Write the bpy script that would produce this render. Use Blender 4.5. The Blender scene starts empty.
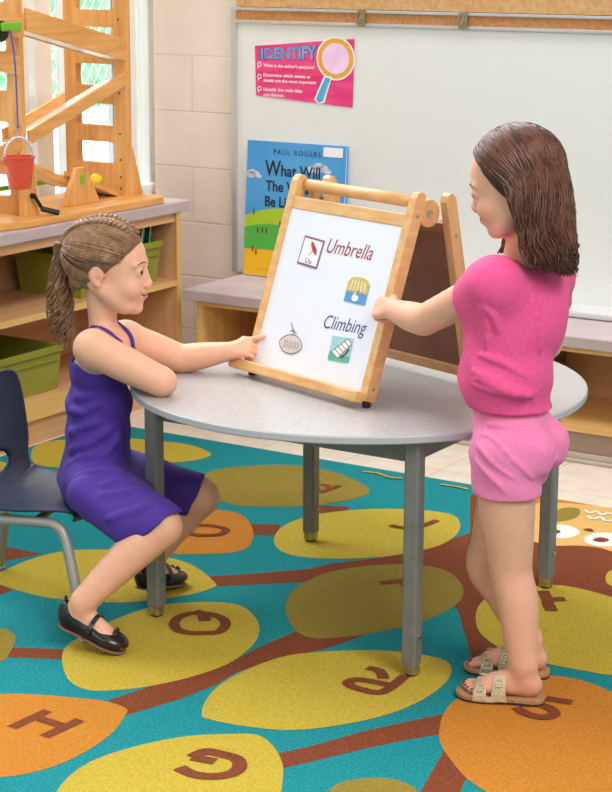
import bpy, bmesh, math, random
import numpy as np
from mathutils import Vector, Matrix
random.seed(7); rng = np.random.default_rng(7)
S = bpy.context.scene; COL = S.collection
PI = math.pi
def lin(c):
    c = c/255.0
    return c/12.92 if c <= .04045 else ((c+.055)/1.055)**2.4
def rgb(*c): return (lin(c[0]), lin(c[1]), lin(c[2]), 1)
# ---------------------------------------------------------------- camera
FPX, PITCH, ROLL, YAW = 1882., .234, .005, .56
CC = np.array([-.126*math.cos(YAW)+4.425*math.sin(YAW), -.126*math.sin(YAW)-4.425*math.cos(YAW), 1.583])
CR = np.array([math.cos(YAW), math.sin(YAW), 0]); CF0 = np.array([-math.sin(YAW), math.cos(YAW), 0]); CZ = np.array([0, 0, 1.])
CF = CF0*math.cos(PITCH)-CZ*math.sin(PITCH); CU = CF0*math.sin(PITCH)+CZ*math.cos(PITCH)
cam = bpy.data.cameras.new('camera'); cam.sensor_fit = 'HORIZONTAL'; cam.sensor_width = 36; cam.lens = FPX*36/612
co = bpy.data.objects.new('camera', cam); COL.objects.link(co); S.camera = co
rr = CR*math.cos(ROLL)+CU*math.sin(ROLL); uu = CU*math.cos(ROLL)-CR*math.sin(ROLL)
M = Matrix(((rr[0], uu[0], -CF[0], CC[0]), (rr[1], uu[1], -CF[1], CC[1]), (rr[2], uu[2], -CF[2], CC[2]), (0, 0, 0, 1)))
co.matrix_world = M; cam.clip_start = .05; cam.clip_end = 200
def ray(x, y):
    x -= 306; y -= 396
    u = x*math.cos(ROLL)+y*math.sin(ROLL); v = -x*math.sin(ROLL)+y*math.cos(ROLL)
    return CF+CR*u/FPX-CU*v/FPX
def W(x, y, t):                       # photo pixel at a horizontal distance t from the viewpoint -> world point
    d = ray(x, y); return CC+d*(t/(d@CF0))
def on(x, y, ax, val):                # photo pixel on the plane axis = val
    d = ray(x, y); return CC+d*((val-CC[ax])/d[ax])
# ---------------------------------------------------------------- world and lights
w = bpy.data.worlds.new('world'); S.world = w; w.use_nodes = True
bg = w.node_tree.nodes['Background']; bg.inputs[0].default_value = (.93, .96, 1, 1); bg.inputs[1].default_value = .42
S.view_settings.view_transform = 'Standard'; S.view_settings.look = 'None'; S.view_settings.gamma = 1
S.view_settings.exposure = 0.0; S.view_settings.use_curve_mapping = False
def area(name, loc, target, size, power, color=(1, 1, 1)):
    l = bpy.data.lights.new(name, 'AREA'); l.shape = 'RECTANGLE'; l.size = size[0]; l.size_y = size[1]; l.energy = power; l.color = color
    o = bpy.data.objects.new(name, l); COL.objects.link(o); o.location = loc
    o.rotation_euler = (Vector(target)-Vector(loc)).to_track_quat('-Z', 'Y').to_euler(); return o
area('key_softbox', (2.9, -2.6, 3.0), (0, 0, .6), (1.6, 1.6), 60, (1, .96, .90))
area('fill_softbox', (-.6, -4.2, 2.6), (-.4, .3, .6), (2.2, 1.6), 30, (1, .97, .93))
area('ceiling_lamps', (-.6, .2, 3.1), (-.6, .2, 0), (2.4, 2.4), 16, (1, .97, .92))
area('outdoor_fill', (-11, 9, 9), (-11, 9, 0), (14, 22), 9000, (.95, .98, 1))  # area light added over the playground to brighten the window view
sl = bpy.data.lights.new('daylight', 'SUN'); sl.energy = 1.2; sl.angle = .3; sl.color = (1, .98, .94)
so = bpy.data.objects.new('daylight', sl); COL.objects.link(so); so.location = (-6, 6, 6)
so.rotation_euler = Vector((-.62, .25, -.75)).to_track_quat('-Z', 'Y').to_euler()
# ---------------------------------------------------------------- materials
def mat(name, col, rough=.5, col2=None, nscale=20, stretch=(1, 1, 1), bump=0, bscale=60, metal=0, spec=.5, sss=0, attr=None, coat=0, detail=3, contrast=(.35, .65), sheen=0, alpha=None):
    m = bpy.data.materials.new(name); m.use_nodes = True; nt = m.node_tree; N = nt.nodes; L = nt.links; b = N['Principled BSDF']
    b.inputs['Roughness'].default_value = rough; b.inputs['Metallic'].default_value = metal; b.inputs['Specular IOR Level'].default_value = spec
    b.inputs['Coat Weight'].default_value = coat; b.inputs['Sheen Weight'].default_value = sheen
    if sss: b.inputs['Subsurface Weight'].default_value = sss; b.inputs['Subsurface Radius'].default_value = (.012, .005, .003); b.inputs['Subsurface Scale'].default_value = 1
    src = None
    tc = N.new('ShaderNodeTexCoord'); mp = N.new('ShaderNodeMapping'); mp.inputs['Scale'].default_value = stretch; L.new(tc.outputs['Object'], mp.inputs[0])
    if col2:
        nz = N.new('ShaderNodeTexNoise'); nz.inputs['Scale'].default_value = nscale; nz.inputs['Detail'].default_value = detail; L.new(mp.outputs[0], nz.inputs['Vector'])
        rp = N.new('ShaderNodeValToRGB'); rp.color_ramp.elements[0].position = contrast[0]; rp.color_ramp.elements[1].position = contrast[1]
        rp.color_ramp.elements[0].color = col; rp.color_ramp.elements[1].color = col2; L.new(nz.outputs[0], rp.inputs[0]); src = rp.outputs[0]
    if attr:
        a = N.new('ShaderNodeAttribute'); a.attribute_name = 'tint'; mx = N.new('ShaderNodeMix'); mx.data_type = 'RGBA'
        L.new(a.outputs['Fac'], mx.inputs[0]); mx.inputs[7].default_value = attr
        if src: L.new(src, mx.inputs[6])
        else: mx.inputs[6].default_value = col
        src = mx.outputs[2]
    if src: L.new(src, b.inputs['Base Color'])
    else: b.inputs['Base Color'].default_value = col
    if bump:
        n2 = N.new('ShaderNodeTexNoise'); n2.inputs['Scale'].default_value = bscale; n2.inputs['Detail'].default_value = 4; L.new(mp.outputs[0], n2.inputs['Vector'])
        bp = N.new('ShaderNodeBump'); bp.inputs['Strength'].default_value = bump; bp.inputs['Distance'].default_value = .002; L.new(n2.outputs[0], bp.inputs['Height']); L.new(bp.outputs[0], b.inputs['Normal'])
    return m
def woodmat(name, c1, c2, ax, rough=.45, sc=9):
    st = [5, 5, 5]; st[ax] = .45
    return mat(name, c1, rough, c2, sc, st, bump=.05, bscale=20, detail=6, contrast=(.3, .7))
C_W1, C_W2 = rgb(212, 158, 98), rgb(232, 188, 130)
wood = [woodmat('maple_wood_'+a, C_W1, C_W2, i) for i, a in enumerate('xyz')]
toyw = [woodmat('toy_wood_'+a, rgb(214, 146, 74), rgb(238, 180, 106), i) for i, a in enumerate('xyz')]
lam = [woodmat('cabinet_wood_'+a, rgb(205, 150, 104), rgb(220, 170, 124), i, sc=6) for i, a in enumerate('xyz')]
edgew = [woodmat('edge_wood_'+a, rgb(216, 168, 96), rgb(232, 190, 122), i, sc=6) for i, a in enumerate('xyz')]
m_counter = mat('mauve_laminate', rgb(186, 166, 168), .45, rgb(198, 180, 180), 8, (1, 1, 1), detail=5)
m_white = mat('white_paint', rgb(238, 238, 236), .5)
m_alu = mat('aluminium', rgb(206, 206, 204), .35, metal=.6)
m_board = mat('whiteboard_enamel', rgb(236, 238, 234), .35, spec=.4)
m_black = mat('black_rubber', rgb(22, 20, 20), .5)
m_steel = mat('grey_enamelled_steel', rgb(120, 120, 116), .42, rgb(128, 128, 124), 30, metal=.15)
m_chrome = mat('chrome', rgb(200, 200, 196), .2, metal=1)
m_green = mat('green_plastic', rgb(112, 190, 40), .4)
m_olive = mat('olive_plastic', rgb(136, 136, 42), .45, rgb(144, 144, 50), 15)
m_red = mat('red_plastic', rgb(200, 20, 40), .4)
# ---------------------------------------------------------------- mesh helpers
def tag(o, label=None, cat=None, group=None, kind=None):
    if label: o['label'] = label
    if cat: o['category'] = cat
    if group: o['group'] = group
    if kind: o['kind'] = kind
    return o
def empty(name, loc=(0, 0, 0), rz=0):
    o = bpy.data.objects.new(name, None); COL.objects.link(o); o.location = loc; o.rotation_euler = (0, 0, rz); o.empty_display_size = .05; return o
class MB:
    def __init__(s): s.v = []; s.f = []; s.mi = []; s.cur = 0
    def add(s, vs, fs):
        n = len(s.v); s.v += [tuple(map(float, v)) for v in vs]; s.f += [tuple(i+n for i in f) for f in fs]; s.mi += [s.cur]*len(fs); return s
    def box(s, a, b, M=None):
        (x0, y0, z0), (x1, y1, z1) = [tuple(min(p, q) for p, q in zip(a, b)), tuple(max(p, q) for p, q in zip(a, b))]
        vs = [(x, y, z) for z in (z0, z1) for x, y in ((x0, y0), (x1, y0), (x1, y1), (x0, y1))]
        if M is not None: vs = [M @ Vector(v) for v in vs]
        return s.add(vs, [(3, 2, 1, 0), (4, 5, 6, 7), (0, 1, 5, 4), (1, 2, 6, 5), (2, 3, 7, 6), (3, 0, 4, 7)])
    def prism(s, pts, z0, z1, M=None):          # pts 2D polygon, extruded along z (M maps)
        n = len(pts); vs = [(x, y, z0) for x, y in pts]+[(x, y, z1) for x, y in pts]
        if M is not None: vs = [M @ Vector(v) for v in vs]
        ar = sum(pts[i][0]*pts[(i+1) % n][1]-pts[(i+1) % n][0]*pts[i][1] for i in range(n))
        A = tuple(range(n)); B = tuple(range(n, 2*n)); fs = [A[::-1], B]+[(i, (i+1) % n, n+(i+1) % n, n+i) for i in range(n)]
        if ar < 0: fs = [f[::-1] for f in fs]
        return s.add(vs, fs)
    def tube(s, pts, r, seg=8, cap=True, flat=None):
        P = [np.array(p, float) for p in pts]; n = len(P); R = r if hasattr(r, '__len__') else [r]*n
        T = [P[min(i+1, n-1)]-P[max(i-1, 0)] for i in range(n)]; T = [t/(np.linalg.norm(t)+1e-12) for t in T]
        u = np.cross(T[0], [0, 0, 1]);
        if np.linalg.norm(u) < .2: u = np.cross(T[0], [1, 0, 0])
        u /= np.linalg.norm(u); vs = []
        for i in range(n):
            u = u-T[i]*(u@T[i]); u /= np.linalg.norm(u)+1e-12; v = np.cross(T[i], u)
            for k in range(seg):
                a = 2*PI*k/seg; vs.append(P[i]+R[i]*(u*math.cos(a)+v*math.sin(a)))
        fs = [(i*seg+k, i*seg+(k+1) % seg, (i+1)*seg+(k+1) % seg, (i+1)*seg+k) for i in range(n-1) for k in range(seg)]
        if cap: fs += [tuple(range(seg))[::-1], tuple((n-1)*seg+k for k in range(seg))]
        return s.add(vs, fs)
    def lathe(s, prof, seg=32, M=None, ang=2*PI):   # prof [(r,z)]
        n = len(prof); vs = []
        for k in range(seg):
            a = 2*PI*k/seg
            for r, z in prof: vs.append((r*math.cos(a), r*math.sin(a), z))
        if M is not None: vs = [M @ Vector(v) for v in vs]
        fs = [(k*n+i, ((k+1) % seg)*n+i, ((k+1) % seg)*n+i+1, k*n+i+1) for k in range(seg) for i in range(n-1)]
        return s.add(vs, fs)
    def build(s, name, mats, parent=None, smooth=False, bevel=0, kind=None, solid=0, autos=None):
        me = bpy.data.meshes.new(name); me.from_pydata(s.v, [], s.f)
        for m in (mats if isinstance(mats, (list, tuple)) else [mats]): me.materials.append(m)
        if any(s.mi): me.polygons.foreach_set('material_index', s.mi)
        me.update(); o = bpy.data.objects.new(name, me); COL.objects.link(o)
        if parent: o.parent = parent
        if smooth: me.polygons.foreach_set('use_smooth', [True]*len(s.f))
        if solid:
            d = o.modifiers.new('s', 'SOLIDIFY'); d.thickness = solid; d.offset = 0
        if bevel:
            d = o.modifiers.new('b', 'BEVEL'); d.width = bevel; d.segments = 2; d.limit_method = 'ANGLE'; d.angle_limit = .6
        if kind: o['kind'] = kind
        return o
def boxo(name, a, b, m, parent=None, bevel=0, kind=None): return MB().box(a, b).build(name, m, parent, bevel=bevel, kind=kind)
def catmull(P, n=8, closed=True):
    P = [np.array(p, float) for p in P]; m = len(P); out = []
    rngi = range(m) if closed else range(m-1)
    for i in rngi:
        g = (lambda j: P[j % m]) if closed else (lambda j: P[max(0, min(m-1, j))])
        a, b, c, d = g(i-1), g(i), g(i+1), g(i+2)
        for k in range(n):
            t = k/n; out.append(.5*((2*b)+(c-a)*t+(2*a-5*b+4*c-d)*t*t+(3*b-a-3*c+d)*t**3))
    if not closed: out.append(P[-1])
    return out
def text_mesh(txt, size, shear=0, bold=0, extr=0, align='LEFT', space=1):
    cu = bpy.data.curves.new('t', 'FONT'); cu.body = txt; cu.size = size; cu.shear = shear; cu.offset = bold; cu.extrude = extr; cu.align_x = align; cu.space_character = space; cu.resolution_u = 3
    o = bpy.data.objects.new('t', cu); COL.objects.link(o); bpy.context.view_layer.update()
    dg = bpy.context.evaluated_depsgraph_get(); me = bpy.data.meshes.new_from_object(o.evaluated_get(dg)); bpy.data.objects.remove(o)
    vs = [tuple(v.co) for v in me.vertices]; fs = [tuple(p.vertices) for p in me.polygons]; bpy.data.meshes.remove(me); bpy.data.curves.remove(cu)
    return vs, fs
def put_text(mb, txt, size, M, width=None, **k):     # M maps text plane (x right, y up) to world
    vs, fs = text_mesh(txt, size, **k)
    if width:
        xs = [v[0] for v in vs]; f = width/(max(xs)-min(xs)); x0 = min(xs); vs = [((v[0]-x0)*f, v[1], v[2]) for v in vs]
    mb.add([M @ Vector(v) for v in vs], fs)
def frame(o, x, y, z=None):                          # matrix with axes
    x = Vector(x).normalized(); y = Vector(y).normalized(); z = x.cross(y)
    return Matrix(((x[0], y[0], z[0], o[0]), (x[1], y[1], z[1], o[1]), (x[2], y[2], z[2], o[2]), (0, 0, 0, 1)))
# ---------------------------------------------------------------- implicit surfaces for bodies and cloth
class Field:
    def __init__(s, lo, hi, h):
        s.lo = np.array(lo, float); s.h = h; s.n = np.ceil((np.array(hi)-s.lo)/h).astype(int)+1; s.d = np.full(s.n, .5, np.float32)
    def region(s, lo, hi):
        a = np.clip(np.floor((np.array(lo)-s.lo)/s.h).astype(int), 0, s.n); b = np.clip(np.ceil((np.array(hi)-s.lo)/s.h).astype(int)+1, 0, s.n)
        if (b <= a).any(): return None, None
        g = [(s.lo[i]+s.h*np.arange(a[i], b[i])).astype(np.float32) for i in range(3)]
        return tuple(slice(a[i], b[i]) for i in range(3)), (g[0][:, None, None], g[1][None, :, None], g[2][None, None, :])
    def mix(s, sl, d, k, sub):
        c = s.d[sl]
        if sub:
            d = -d
            if k > 0: hh = np.maximum(k-np.abs(c-d), 0)/k; s.d[sl] = np.maximum(c, d)+hh*hh*k*.25
            else: s.d[sl] = np.maximum(c, d)
        else:
            if k > 0: hh = np.maximum(k-np.abs(c-d), 0)/k; s.d[sl] = np.minimum(c, d)-hh*hh*k*.25
            else: s.d[sl] = np.minimum(c, d)
    def rc(s, a, b, ra, rb=None, k=.02, sub=False, clip=None, flat=None):
        rb = ra if rb is None else rb; a = np.array(a, float); b = np.array(b, float); m = k+3*s.h
        sl, g = s.region(np.minimum(a-ra, b-rb)-m, np.maximum(a+ra, b+rb)+m)
        if sl is None: return
        ba = b-a; L2 = max(ba@ba, 1e-9); p = [g[i]-a[i] for i in range(3)]
        t = np.clip((p[0]*ba[0]+p[1]*ba[1]+p[2]*ba[2])/L2, 0, 1); q = [p[i]-t*ba[i] for i in range(3)]
        if flat is not None:                    # flatten along direction flat[0] by factor flat[1]
            f = np.array(flat[0], float); f /= np.linalg.norm(f); dn = q[0]*f[0]+q[1]*f[1]+q[2]*f[2]; e = flat[1]-1
            q = [q[i]+dn*f[i]*e for i in range(3)]
        d = np.sqrt(q[0]**2+q[1]**2+q[2]**2)-(ra+(rb-ra)*t)
        if clip is not None:
            for (o, n) in clip:
                n = np.array(n, float); n /= np.linalg.norm(n); d = np.maximum(d, (g[0]-o[0])*n[0]+(g[1]-o[1])*n[1]+(g[2]-o[2])*n[2])
        s.mix(sl, d, k, sub)
    def chain(s, P, R, k=.02, **kw):
        for i in range(len(P)-1): s.rc(P[i], P[i+1], R[i], R[i+1], k, **kw)
    def ell(s, c, r, A=None, k=.02, sub=False, clip=None):
        c = np.array(c, float); r = np.array(r, float); A = np.eye(3) if A is None else np.array(A, float)   # rows of A = local axes
        m = r.max()+k+3*s.h; sl, g = s.region(c-m, c+m)
        if sl is None: return
        p = [g[i]-c[i] for i in range(3)]; q = [A[j][0]*p[0]+A[j][1]*p[1]+A[j][2]*p[2] for j in range(3)]
        k0 = np.sqrt(sum((q[j]/r[j])**2 for j in range(3))); k1 = np.sqrt(sum((q[j]/r[j]**2)**2 for j in range(3)))+1e-6
        d = k0*(k0-1)/k1
        if clip is not None:
            for (o, n) in clip:
                n = np.array(n, float); n /= np.linalg.norm(n); d = np.maximum(d, (g[0]-o[0])*n[0]+(g[1]-o[1])*n[1]+(g[2]-o[2])*n[2])
        s.mix(sl, d, k, sub)
    def cut(s, o, n, lo=None, hi=None):
        sl, g = s.region(s.lo if lo is None else lo, s.lo+s.h*s.n if hi is None else hi)
        n = np.array(n, float); n /= np.linalg.norm(n); s.d[sl] = np.maximum(s.d[sl], (g[0]-o[0])*n[0]+(g[1]-o[1])*n[1]+(g[2]-o[2])*n[2])
    def val(s, P):
        q = (np.atleast_2d(P)-s.lo)/s.h; i = np.clip(np.floor(q).astype(int), 0, s.n-2); f = np.clip(q-i, 0, 1); r = 0
        for dx in (0, 1):
            for dy in (0, 1):
                for dz in (0, 1):
                    r = r+s.d[i[:, 0]+dx, i[:, 1]+dy, i[:, 2]+dz]*np.abs(1-dx-f[:, 0])*np.abs(1-dy-f[:, 1])*np.abs(1-dz-f[:, 2])
        return r
    def grad(s, P):
        e = s.h; P = np.atleast_2d(P); G = np.stack([s.val(P+np.eye(3)[i]*e)-s.val(P-np.eye(3)[i]*e) for i in range(3)], 1)
        return G/(np.linalg.norm(G, axis=1, keepdims=True)+1e-9)
    def snap(s, P, off=0, it=6):
        P = np.atleast_2d(np.array(P, float)).copy()
        for _ in range(it): P -= s.grad(P)*(s.val(P)-off)[:, None]*.9
        return P
    def surface(s):
        D = s.d; n = s.n; ins = D < 0
        cnt = np.zeros(n-1, np.int8)
        for dx in (0, 1):
            for dy in (0, 1):
                for dz in (0, 1): cnt += ins[dx:n[0]-1+dx, dy:n[1]-1+dy, dz:n[2]-1+dz]
        act = np.argwhere((cnt > 0) & (cnt < 8)); idx = np.full(n-1, -1, np.int32); idx[tuple(act.T)] = np.arange(len(act))
        cs = [(0, 0, 0), (1, 0, 0), (0, 1, 0), (1, 1, 0), (0, 0, 1), (1, 0, 1), (0, 1, 1), (1, 1, 1)]
        vals = np.stack([D[act[:, 0]+c[0], act[:, 1]+c[1], act[:, 2]+c[2]] for c in cs], 1)
        acc = np.zeros((len(act), 3)); num = np.zeros(len(act))
        for a in range(8):
            for b in range(a+1, 8):
                if sum(abs(cs[a][i]-cs[b][i]) for i in range(3)) != 1: continue
                va, vb = vals[:, a], vals[:, b]; mk = (va < 0) != (vb < 0); t = np.where(mk, va/np.where(mk, va-vb, 1), 0)
                ca = np.array(cs[a], float); cb = np.array(cs[b], float)
                acc += mk[:, None]*(ca+(cb-ca)*t[:, None]); num += mk
        V = s.lo+s.h*(act+acc/num[:, None]); F = []
        for ax in range(3):
            b, c = (ax+1) % 3, (ax+2) % 3
            sa = [slice(None)]*3; sb = [slice(None)]*3; sa[ax] = slice(0, n[ax]-1); sb[ax] = slice(1, n[ax])
            A = ins[tuple(sa)]; B = ins[tuple(sb)]; e = np.argwhere(A != B); e = e[(e[:, b] > 0) & (e[:, c] > 0) & (e[:, b] < n[b]-1) & (e[:, c] < n[c]-1)]
            fl = A[tuple(e.T)]; q = []
            for db, dc in ((-1, -1), (0, -1), (0, 0), (-1, 0)):
                k = e.copy(); k[:, b] += db; k[:, c] += dc; q.append(idx[tuple(k.T)])
            q = np.stack(q, 1); q[~fl] = q[~fl][:, ::-1]; F.append(q)
        return V, np.concatenate(F)
def smooth_mesh(V, F, it=2, lam=.5):
    E = np.concatenate([F[:, [i, (i+1) % 4]] for i in range(4)]); n = len(V)
    for _ in range(it):
        acc = np.zeros_like(V); cnt = np.zeros(n)
        for a, b in ((0, 1), (1, 0)):
            for i in range(3): acc[:, i] += np.bincount(E[:, a], weights=V[E[:, b], i], minlength=n)
            cnt += np.bincount(E[:, a], minlength=n)
        V = V+lam*(acc/cnt[:, None]-V)
    return V
def field_obj(name, fld, m, parent=None, it=2, disp=None, tint=None, hole=None):
    V, F = fld.surface(); V = smooth_mesh(V, F, it)
    if disp is not None: V = V+fld.grad(V)*disp(V)[:, None]
    me = bpy.data.meshes.new(name); me.vertices.add(len(V)); me.vertices.foreach_set('co', V.astype(np.float32).ravel())
    me.loops.add(F.size); me.loops.foreach_set('vertex_index', F.astype(np.int32).ravel())
    me.polygons.add(len(F)); me.polygons.foreach_set('loop_start', np.arange(0, F.size, 4, dtype=np.int32)); me.polygons.foreach_set('loop_total', np.full(len(F), 4, np.int32))
    me.polygons.foreach_set('use_smooth', np.ones(len(F), bool)); me.update(); me.validate()
    for mm in (m if isinstance(m, (list, tuple)) else [m]): me.materials.append(mm)
    if tint is not None:
        a = me.attributes.new('tint', 'FLOAT', 'POINT'); a.data.foreach_set('value', tint(V).astype(np.float32))
    o = bpy.data.objects.new(name, me); COL.objects.link(o)
    if parent: o.parent = parent
    return o
# ================================================================ setting
def blocks_mat():
    m = mat('painted_blocks', rgb(234, 222, 208), .6, rgb(228, 214, 198), 5); nt = m.node_tree; N = nt.nodes; L = nt.links; b = N['Principled BSDF']
    tc = N.new('ShaderNodeTexCoord'); mp = N.new('ShaderNodeMapping'); mp.inputs['Rotation'].default_value = (-PI/2, 0, 0); mp.inputs['Location'].default_value = (.215, .0405, 0)
    L.new(tc.outputs['Object'], mp.inputs[0]); br = N.new('ShaderNodeTexBrick'); L.new(mp.outputs[0], br.inputs['Vector'])
    br.inputs['Scale'].default_value = 1; br.inputs['Brick Width'].default_value = .41; br.inputs['Row Height'].default_value = .2055; br.inputs['Mortar Size'].default_value = .004; br.inputs['Mortar Smooth'].default_value = .5
    nz = N.new('ShaderNodeTexNoise'); nz.inputs['Scale'].default_value = 60; nz.inputs['Detail'].default_value = 6; L.new(tc.outputs['Object'], nz.inputs[0])
    ad = N.new('ShaderNodeMath'); ad.operation = 'MULTIPLY_ADD'; L.new(nz.outputs[0], ad.inputs[0]); ad.inputs[1].default_value = .25; 
    sb = N.new('ShaderNodeMath'); sb.operation = 'SUBTRACT'; sb.inputs[0].default_value = 1; L.new(br.outputs['Fac'], sb.inputs[1]); L.new(sb.outputs[0], ad.inputs[2])
    bp = N.new('ShaderNodeBump'); bp.inputs['Strength'].default_value = .8; bp.inputs['Distance'].default_value = .004; L.new(ad.outputs[0], bp.inputs['Height']); L.new(bp.outputs[0], b.inputs['Normal'])
    return m
def tiles_mat():
    m = mat('vinyl_tiles', rgb(222, 208, 190), .45, rgb(232, 220, 204), 14); nt = m.node_tree; N = nt.nodes; L = nt.links; b = N['Principled BSDF']
    tc = N.new('ShaderNodeTexCoord'); mp = N.new('ShaderNodeMapping'); mp.inputs['Location'].default_value = (.1, .02, 0); L.new(tc.outputs['Object'], mp.inputs[0])
    br = N.new('ShaderNodeTexBrick'); L.new(mp.outputs[0], br.inputs['Vector']); br.offset = 0
    for k, v in (('Scale', 1), ('Brick Width', .305), ('Row Height', .305), ('Mortar Size', .0015), ('Mortar Smooth', .2)): br.inputs[k].default_value = v
    src = b.inputs['Base Color'].links[0].from_socket; mx = N.new('ShaderNodeMix'); mx.data_type = 'RGBA'; L.new(br.outputs['Fac'], mx.inputs[0]); L.new(src, mx.inputs[6]); mx.inputs[7].default_value = rgb(176, 160, 142); L.new(mx.outputs[2], b.inputs['Base Color'])
    return m
m_block = blocks_mat()
boxo('floor', (-2.1, -4.5, -.1), (3.6, 2.0, 0), tiles_mat(), kind='structure')
boxo('wall_back', (-2.03, 1.917, 0), (3.6, 2.1, 2.6), m_block, kind='structure')
mb = MB(); mb.box((-2.25, -4.5, 0), (-2.05, 2.1, .66)); mb.box((-2.25, -4.5, 2.3), (-2.05, 2.1, 2.6)); mb.box((-2.25, 2.0, .66), (-2.05, 2.1, 2.3))
mb.build('wall_left', m_block, kind='structure')
# window: white frame with mullions and one pane per bay
wr = empty('window_1'); wr['kind'] = 'structure'; wr['label'] = 'row of tall white framed windows above the left counter'
f = MB(); f.box((-2.17, -4.5, .66), (-2.06, 2.0, .705)); f.box((-2.17, -4.5, 2.25), (-2.06, 2.0, 2.3))
ys = [1.83, 1.345, .80, .2, -.4, -1.1, -1.9, -2.8, -3.7]
for y in ys: f.box((-2.15, y-.045, .70), (-2.08, y+.045, 2.26))
for y in (1.255, 1.49): f.box((-2.13, y-.02, .70), (-2.09, y+.02, 2.26))
f.box((-2.14, 1.965, .70), (-2.09, 2.0, 2.26)); f.box((-2.14, -4.5, 1.05), (-2.10, 1.30, 1.075))
f.build('window_frame', m_white, wr, bevel=.003)
m_glass = mat('window_glass', rgb(235, 245, 245), .03); gb = m_glass.node_tree.nodes['Principled BSDF']; gb.inputs['Transmission Weight'].default_value = 1; gb.inputs['IOR'].default_value = 1.02; gb.inputs['Specular IOR Level'].default_value = .2
yy = sorted(ys+[2.0, -4.5])
for a, b in zip(yy[:-1], yy[1:]): boxo('pane', (-2.123, a+.045, .705), (-2.119, b-.045, 2.25), m_glass, wr)
# outside
m_pave = mat('bright_paving', rgb(236, 234, 228), .8, rgb(226, 222, 214), 3)
m_hedge = mat('hedge_leaves', rgb(150, 200, 150), .7, rgb(104, 170, 130), 9, bump=.6, bscale=20)
tag(boxo('playground_paving', (-40, -10, -.5), (-2.3, 60, -.4), m_pave), 'pale sunlit paving of the playground outside the window', 'pavement', kind='structure')
boxo('outdoor_kerb', (-7.0, 3, -.4), (-6.6, 40, -.2), mat('kerb', rgb(190, 186, 176), .8), kind='structure')
def hedge(name, a, b, lab, n=900):
    g = MB(); r = random.Random(5); a = Vector(a); b = Vector(b)
    g.box(a+Vector((.2, .2, 0)), b-Vector((.2, .2, .2)))
    for i in range(n):
        p = Vector([r.uniform(a[k], b[k]) for k in range(3)]); k = r.randrange(3)
        if k == 0: p[0] = r.choice((a[0]+.15, b[0]-.15))
        elif k == 1: p[1] = r.choice((a[1]+.15, b[1]-.15))
        else: p[2] = b[2]-.15
        u = Vector([r.gauss(0, 1) for _ in range(3)]).normalized()*.16; v = u.cross(Vector([r.gauss(0, 1) for _ in range(3)])).normalized()*.09
        g.add([p-u, p-v, p+u, p+v], [(0, 1, 2, 3)])
    return tag(g.build(name, m_hedge), lab, 'hedge')
hedge('hedge', (-14, 6, -.4), (-12.6, 30, 1.3), 'tall clipped green hedge behind the wire fence outside')
hedge('hedge', (-10.6, 12.5, -.4), (-10.1, 16, .15), 'short green hedge in front of the wire fence outside', 500)
fr = empty('wire_fence', (-11.5, 5, -.4)); tag(fr, 'wire mesh fence with white rails outside the window', 'fence')
g = MB()
for i in range(160):
    y = i*.16
    g.tube([(0, y-1.3, 0), (0, y, 1.8)], .006, 4); g.tube([(0, y, 0), (0, y-1.3, 1.8)], .006, 4)
g.build('wire_mesh', m_alu, fr)
for i in range(9): MB().tube([(0, i*3, 0), (0, i*3, 2)], .04, 8).build('post', m_alu, fr)
for z in (.9, 1.8): MB().tube([(0, -1, z), (0, 25, z)], .035, 8).build('rail', m_white, fr)
hr = empty('school_building', (-24, 20, -.4)); tag(hr, 'cream building with blue windows across the playground', 'building')
boxo('wall', (-1, -16, 0), (0, 4, 6), mat('cream_render', rgb(232, 226, 212), .8), hr)
mbw = mat('blue_window', rgb(120, 150, 176), .3)
for y in (-14.5, -12.6, -10.7, -8, -5): boxo('window', (0, y, .5), (.05, y+1.1, 2.6), mbw, hr)
boxo('ledge', (0, -16, .2), (.3, 4, .4), m_white, hr)
for (x, y, z, r, c, nm, lab) in ((-7.6, 9.3, -.25, .13, rgb(90, 150, 200), 'play_ball', 'blue play ball on the paving outside the window'), (-7.75, 9.15, -.05, .06, rgb(230, 120, 130), 'play_ball', 'small pink play ball resting on the toys outside')):
    pass
tr = empty('playground_slide', (-7.7, 9.2, -.4)); tag(tr, 'small yellow and red toy slide on the playground outside', 'slide')
M3 = MB(); M3.add([(0, 0, .55), (.3, 0, .55), (.3, .9, .05), (0, .9, .05), (0, 0, .5), (.3, 0, .5), (.3, .9, 0), (0, .9, 0)], [(0, 1, 2, 3), (7, 6, 5, 4), (0, 4, 5, 1), (1, 5, 6, 2), (2, 6, 7, 3), (3, 7, 4, 0)]); M3.build('chute', mat('yellow_plastic', rgb(240, 200, 70), .4), tr)
for x in (0, .3): MB().tube([(x, 0, 0), (x, 0, .7), (x, -.3, .0)], .03, 8).build('leg', m_red, tr)
tag(MB().lathe([(0, -.14)]+[(.14*math.cos(a*PI/16-PI/2), .14*math.sin(a*PI/16-PI/2)) for a in range(1, 16)]+[(0, .14)], 24, Matrix.Translation((-7.1, 8.5, -.26))).build('play_ball', mat('blue_ball', rgb(90, 150, 200), .4), smooth=True), 'blue play ball on the paving outside the window', 'ball')
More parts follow.
